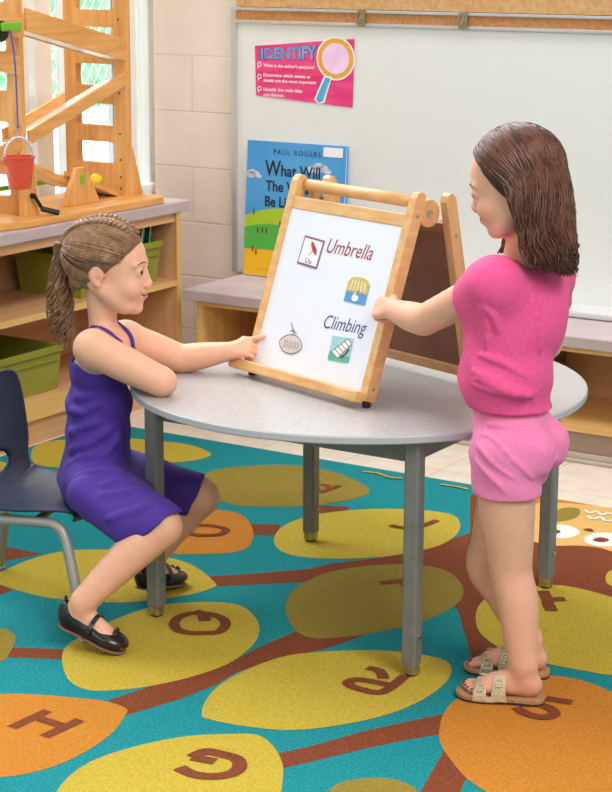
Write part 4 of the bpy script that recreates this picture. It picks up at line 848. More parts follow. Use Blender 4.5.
def hand(F, Wp, d, n, thumb_side, curl, s=1.0, tcurl=(20, 20, 10), spread=4, k=.006, idx_curl=None):
    """d palm direction, n back-of-hand normal; fingers bend towards -n"""
    d = nv(d); n = nv(n-d*(n@d)); l = np.cross(n, d)*thumb_side      # towards the thumb
    off = [.0215, .0075, -.0068, -.0200]; klen = [.052, .054, .051, .046]; fl = [(.026, .017, .013), (.029, .019, .014), (.026, .018, .013), (.020, .014, .012)]; rr = [.0074, .0076, .0071, .0062]
    for i in range(4):
        kn = Wp+s*(d*klen[i]+l*off[i]*.98+n*.002); F.rc(Wp+s*(l*off[i]*.45), kn, .0125*s, .0088*s, .008)
        c = curl if (idx_curl is None or i) else idx_curl; a = 0; q = kn; sp = math.radians(spread*(1.2-i)); b = d*math.cos(sp)+l*math.sin(sp)
        for j in range(3):
            a += math.radians(c[j]); v = b*math.cos(a)-n*math.sin(a); q2 = q+s*v*fl[i][j]; F.rc(q, q2, s*rr[i]*(1-.08*j), s*rr[i]*(.92-.08*j), .0028); q = q2
    q = Wp+s*(d*.012+l*.018-n*.004); a = math.radians(38); v = nv(d*math.cos(a)+l*math.sin(a)-n*.35)
    for j, L in enumerate((.026, .020, .015)):
        q2 = q+s*v*L; F.rc(q, q2, s*(.0105-.0015*j), s*(.0088-.0012*j), .005 if j else .008); q = q2
        ax = nv(np.cross(n, v)); an = math.radians(tcurl[j]); v = nv(v*math.cos(an)+(-l*.8-n*.6)*math.sin(an))
def hair_tubes(name, paths, m, parent, seg=5):
    g = MB()
    for P, r in paths: g.tube(P, r, seg)
    return g.build(name, m, parent, smooth=True)
def hair_mat(name, c1, c2, c3=None):
    m = mat(name, c1, .38, c2, 60, (1, 1, 1), spec=.5, contrast=(.3, .7)); return m
def slerp(a, b, t):
    o = math.acos(max(-1, min(1, float(a@b)))); 
    return a if o < 1e-5 else (a*math.sin((1-t)*o)+b*math.sin(t*o))/math.sin(o)
R_, F_, Z_ = CR, CF0, CZ

# ---------------------------------------------------------------- seated girl
gA = empty('person', tuple(W(92, 560, 4.36)*np.array([1, 1, 0]))); gA_loc = np.array(gA.location)
tag(gA, 'seated girl with a curly ponytail in a purple dress pointing at the easel', 'person')
gA.location = (0, 0, 0)
hf = nv(R_*math.cos(math.radians(7))-F_*math.sin(math.radians(7))-Z_*.03); HO_ = W(109, 269, 4.37); hs = 1.02
pel = W(93, 478, 4.37); bf = nv(R_*.97+F_*-.0); bl = np.cross(Z_, bf)      # body forward and its left (away from the viewpoint)
hipN, hipF = W(98, 487, 4.29), W(104, 470, 4.45); kneeN, kneeF = W(162, 527, 4.13), W(199, 497, 4.42)
shN, shF = W(93, 349, 4.27), W(126, 338, 4.47)
elN = on(162, 382, 2, .603); wrN = on(136, 366, 2, .605); elF = on(182, 359, 2, .602); wrF = W(231, 351, 4.47)
heel = W(59, 622, 4.105); heel[2] = max(heel[2], .035); toe = W(125, 650, 4.055); toe[2] = .0085
fd = nv(toe-heel); fu = nv(Z_-fd*(Z_@fd)); ankN = heel+fd*.040+fu*.072
heelF = on(139, 589, 2, .038); fdF = nv(R_*.56+F_*.80-Z_*.17); fuF = nv(Z_-fdF*(Z_@fdF)); ankF = heelF+fdF*.040+fuF*.075
lo, hi = bounds([HO_, pel, kneeN, kneeF, heel, toe, heelF, heelF+fdF*.2, W(270, 345, 4.46), shN, shF, W(66, 490, 4.45)], .10); lo[2] = -.01; hi[2] = HO_[2]+.13
A_ = Field(lo, hi, .0023)
torso = lambda F, e=0, k=.03: [F.ell(pel, (.078+e, .092+e, .060+e), [bf, bl, Z_], k), F.rc(pel+Z_*.02+R_*.01, W(98, 432, 4.37), .072+e, .070+e, k, flat=(bl, .86)),
    F.ell(W(99, 402, 4.37), (.074+e, .080+e, .06+e), [bf, bl, Z_], k), F.ell(W(100, 368, 4.37), (.068+e, .084+e, .062+e), [bf, bl, Z_], k)]
torso(A_)
A_.rc(shN, shF, .036, .036, .03); A_.rc(W(99, 352, 4.31), W(113, 345, 4.43), .045, .045, .03)
A_.rc(W(104, 336, 4.37), HO_+hf*-.022-Z_*.055, .033, .034, .022)
# arms
limb(A_, [shN+Z_*.002, (shN*.5+elN*.5), elN], [.041, .040, .033]); limb(A_, [elN, elN*.5+wrN*.5, wrN], [.033, .031, .023], k0=.01)
limb(A_, [shF, shF*.5+elF*.5, elF], [.038, .037, .032]); limb(A_, [elF, elF*.6+wrF*.4, wrF], [.032, .031, .0205], k0=.01)
tip = W(266, 344, 4.440); hd = nv(tip-wrF+F_*.0)
hand(A_, wrF, hd, nv(Z_*.6-F_*.75), 1, (62, 80, 50), .92, idx_curl=(4, 6, 4), tcurl=(30, 25, 10))
hand(A_, wrN, nv(wrN-elN), nv(Z_), -1, (25, 30, 20), .9)
# legs
kn = lambda a, b, t: a*(1-t)+b*t
limb(A_, [hipN, kn(hipN, kneeN, .5), kneeN], [.066, .058, .045]); limb(A_, [hipF, kn(hipF, kneeF, .5), kneeF], [.066, .061, .050])
pass
for kk_, an in ((kneeN, ankN), (kneeF, ankF)):
    dn = nv(an-kk_); back = nv(-bf-dn*(-bf@dn)); limb(A_, [kk_, kn(kk_, an, .3)+back*.004, kn(kk_, an, .65)+back*.003, an], [.045, .0435, .0365, .029], k0=.012)
foot(A_, heel+fu*.004, fd, fu, .98, toes=False); A_.rc(ankN, heel+fd*.03+fu*.03, .0245, .022, .015)
foot(A_, heelF+fuF*.004, fdF, fuF, .98, toes=False); A_.rc(ankF, heelF+fdF*.03+fuF*.03, .0245, .022, .015)
for y in (-1, 1): A_.rc(ankN+np.cross(fu, fd)*y*.014-fu*.008, ankN+np.cross(fu, fd)*y*.019-fu*.008, .010, .008, .008)
HA, hp = add_head(A_, HO_, hf, Z_, hs, smile=1)
tintA = lambda V: head_tint(V, hp, hs, [((.094, 0, -.058), .013, .75), ((.088, -.010, -.057), .009, .6), ((.088, .010, -.057), .009, .6), ((.065, -.045, -.035), .030, .12), ((-.004, -.072, -.006), .024, .22), ((.1, 0, -.03), .016, .1)])+.22*np.clip(1.4-np.linalg.norm(V-kneeN, axis=1)/.05, 0, 1)*.5+.25*np.clip(1.3-np.linalg.norm(V-elN, axis=1)/.03, 0, 1)*.6
bodyA = field_obj('body', A_, skinA, gA, 2, tint=tintA)
for pts, mm in eyes(gA, hp, HA, hs, nv(hf+R_*.1-F_*.1-Z_*.05)):
    Q = A_.snap(np.array(pts), .0008); g = MB(); g.tube(Q, [.0010, .0016, .0017, .0015, .0012, .0008], 6); g.build('eyebrow', mm, gA)
def mouth(F, p, s, par, op=.0019):
    ml_ = mat('lip_pink', rgb(214, 134, 118), .4); mk = mat('mouth_dark_red', rgb(120, 48, 44), .6)
    q = lambda L: F.snap(np.array(catmull([p(*c) for c in L], 4, False)), -.0004)
    base = [(.060, -.030, -.0445), (.073, -.025, -.0505), (.083, -.015, -.0550), (.0865, 0, -.0565), (.083, .015, -.0550), (.073, .025, -.0505), (.060, .030, -.0445)]
    P = q(base); n = len(P); MB().tube(P, [.0004+op*s*math.sin(PI*(i+.5)/n)**.6 for i in range(n)], 7).build('mouth', mk, par, smooth=True)
    for nm, dz in (('upper_lip', .0036), ('lower_lip', -.0042)):
        P = q([(x+.0005, y*.86, z+dz*(1-abs(y)/.034)) for x, y, z in base[1:-1]]); n = len(P); MB().tube(P, [.0003+.0021*s*math.sin(PI*(i+.5)/n)**.7 for i in range(n)], 8).build(nm, ml_, par, smooth=True)
mouth(A_, hp, hs, gA)
# dress
m_pur = mat('purple_jersey', rgb(64, 34, 134), .8, rgb(72, 40, 144), 200, bump=.25, bscale=500, sheen=.05)
D_ = Field(lo, hi, .003)
topc = [(W(90, 372, 4.3), nv(Z_*1.0+bf*.10-F_*.0))]
D_.ell(pel, (.084, .099, .068), [bf, bl, Z_], .03); D_.rc(pel+Z_*.02+R_*.01, W(98, 432, 4.37), .080, .078, .03, flat=(bl, .86)); D_.ell(W(99, 402, 4.37), (.080, .086, .066), [bf, bl, Z_], .03)
D_.ell(W(100, 368, 4.37), (.074, .090, .068), [bf, bl, Z_], .02)
hemN = (W(152, 529, 4.09), nv(R_*.5-Z_*.83-F_*.2)); hemF = (W(195, 496, 4.42), nv(R_*.89-Z_*.42))
D_.rc(hipN-bf*.012, kneeN, .072, .060, .03, clip=[hemN]); D_.rc(hipF-bf*.012, kneeF, .072, .058, .03, clip=[hemF])
D_.rc(hipN-Z_*.018+bf*.02, kneeN-Z_*.022-R_*.02, .058, .050, .02, clip=[hemN])
D_.rc(W(84, 495, 4.2), W(126, 527, 4.135), .042, .042, .03, clip=[hemN]); D_.rc(kn(hipN, kneeN, .1), kn(hipF, kneeF, .5), .055, .055, .03, clip=[hemN]); D_.rc(kn(hipN, kneeN, .55), kn(hipF, kneeF, .45), .045, .045, .03, clip=[hemN, hemF])
# folds
for a, b, t in (((60, 432), (98, 420), 4.30), ((64, 452), (110, 428), 4.30), ((70, 468), (130, 436), 4.29), ((66, 410), (100, 404), 4.30), ((80, 480), (126, 462), 4.24), ((100, 500), (150, 478), 4.16), ((84, 505), (120, 495), 4.22), ((110, 520), (160, 500), 4.12), ((66, 392), (94, 396), 4.3)):
    P = D_.snap(np.array(catmull([W(*a, t), W((a[0]+b[0])/2, (a[1]+b[1])/2+4, t), W(*b, t)], 4, False)), .0)
    for i in range(len(P)-1): D_.rc(P[i], P[i+1], .0030*math.sin(PI*(i+.6)/len(P))+.0006, .0030*math.sin(PI*(i+1.6)/len(P)+.0)*1+.0006, .014)
D_.cut(W(90, 366, 4.30), nv(Z_+bf*.05), hi=hi)
D_.ell(W(112, 360, 4.27)+F_*-.01, (.05, .05, .030), [bf, bl, Z_], .01, sub=True) if False else None
# thigh openings
for hp_, kp_, hem in ((hipN, kneeN, hemN), (hipF, kneeF, hemF)): D_.rc(kp_-nv(kp_-hp_)*.05, kp_+nv(kp_-hp_)*.05, .050, .047, .004, sub=True, clip=[(hem[0]-hem[1]*.025, -hem[1])])
dress = field_obj('dress', D_, m_pur, gA, 3, disp=lambda V: .0012*np.sin(V[:, 2]*95+V[:, 0]*40+2*np.sin(V[:, 1]*30))*(V[:, 2] < .62))
# upper bodice panels and straps follow the body
S1 = [W(66, 374, 4.34), W(66, 350, 4.34), W(71, 333, 4.33), W(80, 322, 4.325), W(91, 317, 4.31), W(103, 320, 4.29), W(112, 327, 4.28), W(118, 343, 4.285), W(122, 365, 4.29), W(120, 380, 4.29)]
S2 = [W(110, 322, 4.45), W(117, 316, 4.425), W(125, 320, 4.40), W(132, 329, 4.39), W(137, 342, 4.39), W(136, 362, 4.39), W(134, 380, 4.38)]
for s_ in (S1, S2): ribbon_on(A_, 'dress_strap', s_, .016, .004, m_pur, gA, .0035)
# shoes
m_shoe = mat('black_leather', rgb(26, 22, 22), .32, coat=.2); m_sole = mat('tan_sole', rgb(140, 100, 88), .6)
def mary_jane(H, d, u, nm='shoe'):
    d = nv(d); u = nv(u-d*(u@d)); l = np.cross(u, d); p = lambda x, y, z: H+d*x+l*y+u*z; F = Field(*bounds([p(-.01, -.05, -.01), p(.2, .05, .1), p(-.01, .05, .1), p(.2, -.05, -.01)], .01), .0022); A = np.array([d, l, u])
    F.ell(p(.028, 0, .030), (.036, .030, .036), A, .015); F.ell(p(.07, 0, .022), (.055, .030, .022), A, .015); F.ell(p(.125, 0, .019), (.050, .0365, .019), A, .015); F.rc(p(.004, 0, .04), p(.010, 0, .060), .012, .009, .012)
    F.ell(p(.062, 0, .066), (.062, .0205, .045), A, .006, sub=True); F.ell(p(.118, 0, .047), (.026, .022, .018), A, .006, sub=True); F.ell(p(.035, 0, .045), (.026, .020, .036), A, .004, sub=True)
    F.cut(p(0, 0, .002), -u)
    o = field_obj(nm, F, m_shoe, gA, 2)
    ol = [(.000, 0), (.004, .018), (.02, .029), (.05, .029), (.08, .030), (.11, .036), (.135, .036), (.16, .027), (.172, .012), (.175, 0)]; ol = ol+[(x, -y) for x, y in ol[-2:0:-1]]
    MB().prism([(float(q[0]), float(q[1])) for q in catmull([(x*.985+.001, y*.9) for x, y in ol], 3)], -.001, .003, frame(p(0, 0, 0), d, l)).build('shoe_sole', m_sole, o, bevel=.001)
    arc = [p(.082+.004*math.sin(a), .036*math.cos(a), .012+.046*math.sin(a)) for a in [k*PI/12 for k in range(13)]]; g = MB()
    vs = []
    for q in arc:
        for dx in (-.0055, .0055): vs.append(q+d*dx)
    vs2 = [v+nv(v-p(.085, 0, .012))*.002 for v in vs]; n = len(vs); fs = []
    for i in range(12): a = 2*i; fs += [(a, a+1, a+3, a+2), (n+a, n+a+2, n+a+3, n+a+1), (a, a+2, n+a+2, n+a), (a+1, n+a+1, n+a+3, a+3)]
    g.add(vs+vs2, fs); g.build('shoe_strap', m_shoe, o)
    b = MB(); c = p(.136, 0, .040)
    for s_ in (-1, 1): b.tube([c, c+l*s_*.008+u*.005, c+l*s_*.014+u*.001+d*.002, c+l*s_*.007-u*.002], [.0015, .0035, .0035, .0015], 6); b.tube([c, c+l*s_*.007+d*.012-u*.002], .0012, 5)
    b.build('bow', m_shoe, o, smooth=True); g = MB(); MB().tube([p(.004, 0, .052), p(-.002, 0, .064), p(-.003, 0, .069)], [.004, .0035, .003], 6).build('pull_tab', m_shoe, o)
    return o
mary_jane(heel, fd, fu); mary_jane(heelF, fdF, fuF)
# hair, swept back to a high ponytail
m_hA = hair_mat('light_brown_hair', rgb(112, 78, 52), rgb(164, 124, 86)); m_hA2 = hair_mat('dark_brown_roots', rgb(102, 70, 48), rgb(132, 96, 68))
cap = Field(*bounds([hp(-.12, -.1, -.1), hp(.12, .1, .14), hp(-.12, .1, .14), hp(.12, -.1, -.1)], .01), .0028)
hn = nv(HA[0]*.72-HA[2]*.69)
cap.ell(hp(-.014, 0, .034), np.array((.0915, .0755, .0805))*hs, HA, .0, clip=[(hp(.006, 0, 0), hn)]); cap.ell(hp(.030, 0, .036), np.array((.053, .061, .057))*hs, HA, .012, clip=[(hp(.009, 0, 0), hn)])
cap.rc(hp(-.055, 0, -.035), hp(-.04, 0, -.02), .034*hs, .05*hs, .02, clip=[(hp(-.022, 0, 0), hn)])
field_obj('hair', cap, m_hA2, gA, 3)
tie = hp(-.104, 0, .050); cen = hp(-.014, 0, .032); el = np.array((.0935, .0775, .083))*hs
loc = lambda q: np.array([(q-cen)@HA[i] for i in range(3)])/el
tdir = nv(loc(tie)); paths = []
def onhead(dr, sc): return cen+sum(HA[i]*dr[i]*el[i]*sc for i in range(3))
for i in range(760):
    while True:
        d0 = nv(rng.normal(size=3)); q = cen+sum(HA[k]*d0[k]*el[k] for k in range(3)); sd = (q-hp(.010, 0, 0))@hn; ql = loc(q)
        if (-.010 < sd < .004 if i % 3 else -.05 < sd < 0) and ql[2] > -.95 and not (abs(ql[1]) > .85 and ql[2] < -.1 and ql[0] > -.15): break
    a = d0
    sc = 1.0+rng.uniform(0, .030); P = [onhead(slerp(a, tdir, t), sc+.02*math.sin(PI*t)+.012*(t**3)) for t in np.linspace(0, 1, 9)]
    paths.append((P, [.0006, .0013, .0016, .0017, .0017, .0017, .0017, .0016, .0015]))
for i in range(260):
    q0 = hp(rng.uniform(-.10, -.022), rng.choice((-1, 1))*rng.uniform(.0, .07), rng.uniform(-.068, -.0)); P = np.array([q0*(1-t)+tie*t for t in np.linspace(0, 1, 10)]); P = cap.snap(P, rng.uniform(.0004, .003), 8)
    if np.abs(cap.val(P)).max() > .012: continue
    paths.append((P, [.0006]+[.0015]*9))
hair_tubes('hair_strands', paths, m_hA, gA)
for side in (-.35, .25):
    dd = [nv([.80, side*.5, .62]), nv([.45, side, .92]), nv([0, side, 1.0]), nv([-.5, side*.8, .85]), nv([-.85, side*.3, .60]), tdir]
    base = catmull([onhead(q, 1.055) for q in dd], 12, False); g = MB(); n = len(base); T = np.gradient(np.array(base), axis=0)
    for k in range(3):
        P = []
        for i in range(n):
            up = nv(base[i]-cen); lt = nv(np.cross(T[i], up)); a = i*.72+k*2*PI/3; P.append(base[i]+lt*.0075*math.sin(a)+up*.004*math.sin(2*a))
        g.tube(P, [.0052*(.6 if i < 4 else 1) for i in range(n)], 7)
    g.build('braid', m_hA, gA, smooth=True)
MB().tube([tie+HA[1]*.011*math.cos(a)+nv(HA[2]*.8-HA[0]*.5)*.011*math.sin(a) for a in [k*PI/8 for k in range(17)]], .0032, 7).build('hair_tie', mat('hair_elastic', rgb(206, 196, 200), .5), gA, smooth=True)
tail = [tie+HA[0]*.012, tie-HA[0]*.010+Z_*.004, W(62, 258, 4.40), W(59.5, 280, 4.40), W(60, 305, 4.395), W(63, 328, 4.39), W(66, 350, 4.385)]; TP = np.array(catmull(tail, 8, False)); nT = len(TP); paths = []
for i in range(330):
    a = rng.uniform(0, 2*PI); q = math.sqrt(rng.uniform(0, 1)); L = int(nT*rng.uniform(.55, 1.0)); L = max(L, 20); fq = rng.uniform(.45, .75); ph = rng.uniform(0, 6.28); P = []; ca = rng.uniform(.4, 1)
    for j in range(L):
        t = j/nT; wd = (.008+.040*t*(1.2-t))*q*(1 if t > .1 else .6+4*t); c = min(max(0, t-.2), .5)*.034*ca
        P.append(TP[j]+R_*(math.cos(a)*wd+c*math.sin(fq*j+ph))+F_*(math.sin(a)*wd+c*math.cos(fq*j+ph))+Z_*.3*c*math.sin(fq*j*1.3))
    paths.append((P, [.0017*(1 if j < L*.7 else max(.25, 1-(j-L*.7)/(L*.4))) for j in range(L)]))
hair_tubes('ponytail', paths, m_hA, gA, 4)

# ---------------------------------------------------------------- standing girl
gB = empty('person'); tag(gB, 'standing girl with brown hair in a pink top and shorts holding the easel', 'person')
hf = nv(-R_*math.cos(math.radians(18))+F_*math.sin(math.radians(18))); pt = math.radians(17); hf2 = hf*math.cos(pt)-Z_*math.sin(pt); hu = Z_*math.cos(pt)+hf*math.sin(pt); HB = W(514, 184, 3.88); hsB = .98
a = math.radians(27); bf = -R_*math.cos(a)+F_*math.sin(a); bl = np.cross(Z_, bf); a2 = math.radians(50); cf = -R_*math.cos(a2)+F_*math.sin(a2); cl = np.cross(Z_, cf)
pel = W(514, 437, 3.885); che = W(521, 318, 3.90); shL, shR = W(494, 285, 3.82), W(554, 277, 3.985)
nk = W(517, 262, 3.90)
elb = W(424, 320, 3.985); wri = W(394, 310, 4.115)
heelL = np.array([.668, -.342, .017]); toeL = np.array([.494, -.402, .017]); dL = nv(toeL-heelL); heelR = np.array([.612, -.198, .017]); dR = nv(np.array([-.944, -.33, 0]))
anL = heelL+dL*.042+Z_*.07; anR = heelR+dR*.042+Z_*.07
hL, hR = pel+bl*.052-Z_*.02, pel-bl*.052-Z_*.02; kL, kR = W(511, 572, 3.835), W(487, 566, 3.965)
elbR, wriR = W(548, 345, 4.13), W(500, 330, 4.22)
lo, hi = bounds([HB, pel, heelL, toeL, heelR, toeL+dR*0, wri, W(376, 308, 4.17), shR, elbR, wriR, W(565, 440, 3.95), heelR+dR*.18], .07); lo[2] = -.005; hi[2] = HB[2]+.13
B_ = Field(lo, hi, .0023)
def torsoB(F, e=0, k=.03):
    F.ell(pel-Z_*.005, (.070+e, .092+e, .062+e), [bf, bl, Z_], k)
    for y in (-1, 1): F.ell(pel-bf*.040+bl*y*.042-Z_*.015, (.058+e, .052+e, .058+e), [bf, bl, Z_], k)
    F.ell(pel+Z_*.075+bf*.012, (.066+e, .082+e, .06+e), [bf, bl, Z_], k); F.ell(W(512, 365, 3.89), (.068+e, .086+e, .07+e), [nv(bf+cf), nv(bl+cl), Z_], k)
    F.ell(che, (.068+e, .092+e, .075+e), [cf, cl, Z_], k); F.rc(shL, shR, .034+e, .034+e, k); F.rc(W(509, 292, 3.87), W(540, 288, 3.94), .048+e, .048+e, k)
torsoB(B_)
B_.rc(nk-Z_*.01, HB-hf2*.02-hu*.05, .033, .034, .022)
limb(B_, [shL, kn(shL, elb, .5), elb], [.040, .036, .032]); limb(B_, [elb, kn(elb, wri, .45)-Z_*.002, wri], [.032, .031, .022], k0=.01)
B_.chain([shR, elbR], [.036, .028], .02); B_.chain([elbR, wriR], [.028, .019], .014)
hand(B_, wri, nv(W(374, 307, 4.165)-wri), nv(Z_*.45-F_*.6-R_*.25), -1, (55, 75, 55), 1.0, tcurl=(30, 30, 20))
hand(B_, wriR, nv(wriR-elbR), nv(Z_), 1, (30, 30, 20), .9)
for h_, k_, an in ((hL, kL, anL), (hR, kR, anR)):
    limb(B_, [h_, kn(h_, k_, .5)+bf*.002, kn(h_, k_, .8), k_, kn(k_, an, .32)-bf*.006, kn(k_, an, .7)-bf*.002, an], [.066, .058, .048, .0435, .0425, .035, .029])
for H, d, sd, an in ((heelL, dL, -1, anL), (heelR, dR, 1, anR)):
    foot(B_, H+Z_*.002, d, Z_, 1.0, side=sd); B_.rc(an, H+d*.035+Z_*.04, .0205, .020, .018)
    l = np.cross(Z_, d)
    for y in (-1, 1): B_.rc(an+l*y*.013-Z_*.008, an+l*y*.019-Z_*.008, .010, .008, .008)
HBm, hq = add_head(B_, HB, hf2, hu, hsB, smile=1, lid=.0022)
tintB = lambda V: head_tint(V, hq, hsB, [((.094, 0, -.058), .014, .7), ((.066, .045, -.035), .032, .22), ((.066, -.045, -.035), .032, .22), ((.1, 0, -.03), .016, .15)])+.12*(V[:, 2] < .09)+.2*np.clip(1.4-np.linalg.norm(V-kL, axis=1)/.05, 0, 1)*.5
field_obj('body', B_, skinB, gB, 2, tint=tintB)
for pts, mm in eyes(gB, hq, HBm, hsB, nv(hf2-Z_*.5), closed=True, brow=rgb(100, 64, 46)):
    Q = B_.snap(np.array(pts), .0008); g = MB(); g.tube(Q, [.0010, .0016, .0017, .0015, .0012, .0008], 6); g.build('eyebrow', mm, gB)
mouth(B_, hq, hsB, gB)
# toenails
g_n = mat('red_nail_polish', rgb(150, 26, 50), .25)
for H, d, sd in ((heelL, dL, -1), (heelR, dR, 1)):
    l = np.cross(Z_, d)
    for y, x, r in ((.020, .168, .0095), (.0065, .170, .0075), (-.005, .165, .007), (-.0155, .158, .0065), (-.0245, .148, .006)):
        q = H+d*(x+.001)+l*y*sd+Z_*(.012+r*.72); MB().lathe([(0, .0022), (r*.45, .0018), (r*.6, 0)], 10, frame(q, nv(d-Z_*.3), l)).build('toenail', g_n, gB, smooth=True)
# shirt
m_shirt = mat('hot_pink_jersey', rgb(230, 76, 134), .8, rgb(236, 86, 144), 150, bump=.2, bscale=600, sheen=.05)
m_short = mat('light_pink_knit', rgb(238, 124, 172), .85, rgb(242, 134, 180), 150, bump=.25, bscale=500, sheen=.1)
T_ = Field(lo, hi, .003)
torsoB(T_, .007); hz = W(510, 407, 3.85)[2]
T_.ell(W(509, 385, 3.89), (.086, .098, .07), [bf, bl, Z_], .03); T_.ell(pel+Z_*.048+bf*.01, (.090, .102, .040), [bf, bl, Z_], .03)
T_.ell(W(519, 322, 3.90), (.078, .104, .095), [cf, cl, Z_], .05); T_.ell(W(500, 372, 3.87), (.086, .088, .085), [bf, bl, Z_], .04); T_.rc(shL, W(500, 330, 3.86), .045, .06, .05)
slv = nv(elb-shL); T_.rc(shL+Z_*.004, kn(shL, elb, .50), .043, .043, .045, clip=[(kn(shL, elb, .36), nv(slv+Z_*.10))]); T_.rc(kn(shL, elb, .36), kn(shL, elb, .6), .037, .037, .002, sub=True)
pass
slr = nv(elbR-shR); T_.rc(shR+Z_*.004, kn(shR, elbR, .5), .043, .043, .02, clip=[(kn(shR, elbR, .36), slr)])
T_.rc(nk-Z_*.012, nk+Z_*.09, .046, .05, .004, sub=True)
def folds(F, L, amp=.0035):
    for pts, t in L:
        P0 = np.array(catmull([W(x, y, t) for x, y in pts], 5, False)); P = F.snap(P0, 0, 12); n = len(P)
        if np.abs(F.val(P)).max() > .004 or np.linalg.norm(P-P0, axis=1).max() > .10 or np.linalg.norm(np.diff(P, axis=0), axis=1).max() > .03: continue
        for i in range(n-1): F.rc(P[i], P[i+1], amp*math.sin(PI*(i+.5)/n)+.0006, amp*math.sin(PI*(min(i+1.5, n-.1))/n)+.0006, .007)
folds(T_, [(((460, 372), (490, 378), (520, 392), (548, 396)), 3.78), (((462, 388), (500, 392), (545, 405)), 3.78), (((470, 355), (500, 362), (530, 378)), 3.78), (((476, 310), (482, 330), (480, 352)), 3.77), (((484, 304), (494, 318), (498, 334)), 3.78), (((458, 398), (480, 400), (510, 396)), 3.76), (((520, 300), (530, 330), (528, 350)), 3.84), (((466, 380), (500, 386), (530, 398)), 3.78)], .0065)
T_.cut(W(510, 408, 3.86), -Z_-R_*.04, hi=hi)
field_obj('shirt', T_, m_shirt, gB, 3, disp=lambda V: .0016*np.sin(V[:, 2]*70+V[:, 0]*35+1.5*np.sin(V[:, 1]*25))*np.clip((1.0-V[:, 2])*4, 0, 1))
ribbon_on(T_, 'neckband', [nk+cl*.047-Z_*.004, nk+cl*.03-cf*.036-Z_*.012, nk-cf*.047-Z_*.016, nk-cl*.03-cf*.036-Z_*.012, nk-cl*.047-Z_*.004], .008, .002, m_shirt, gB, .001) if False else None
P_ = Field(lo, hi, .003)
P_.ell(pel-Z_*.005, (.078, .100, .070), [bf, bl, Z_], .03); P_.ell(pel+Z_*.04+bf*.008, (.080, .096, .06), [bf, bl, Z_], .02)
for y in (-1, 1): P_.ell(pel-bf*.042+bl*y*.043-Z_*.018, (.065, .056, .064), [bf, bl, Z_], .014)
hemz = W(500, 493, 3.84)[2]
for h_, k_ in ((hL, kL), (hR, kR)):
    P_.rc(h_, kn(h_, k_, .6), .076, .070, .014, clip=[((0, 0, hemz), -Z_-bf*.08*0)]); P_.rc(kn(h_, k_, .5), kn(h_, k_, 1.0), .059, .045, .003, sub=True, clip=[((0, 0, hemz+.006), Z_)])
P_.cut((0, 0, hz+.02), Z_)
folds(P_, [(((468, 428), (490, 436), (515, 462), (530, 476)), 3.79), (((468, 442), (490, 455), (512, 476)), 3.79), (((470, 460), (490, 470), (505, 486)), 3.79), (((556, 455), (545, 466), (535, 480)), 3.86), (((470, 418), (500, 424), (530, 430)), 3.79)], .003)
field_obj('shorts', P_, m_short, gB, 3, disp=lambda V: .0010*np.sin(V[:, 2]*110+V[:, 0]*60))
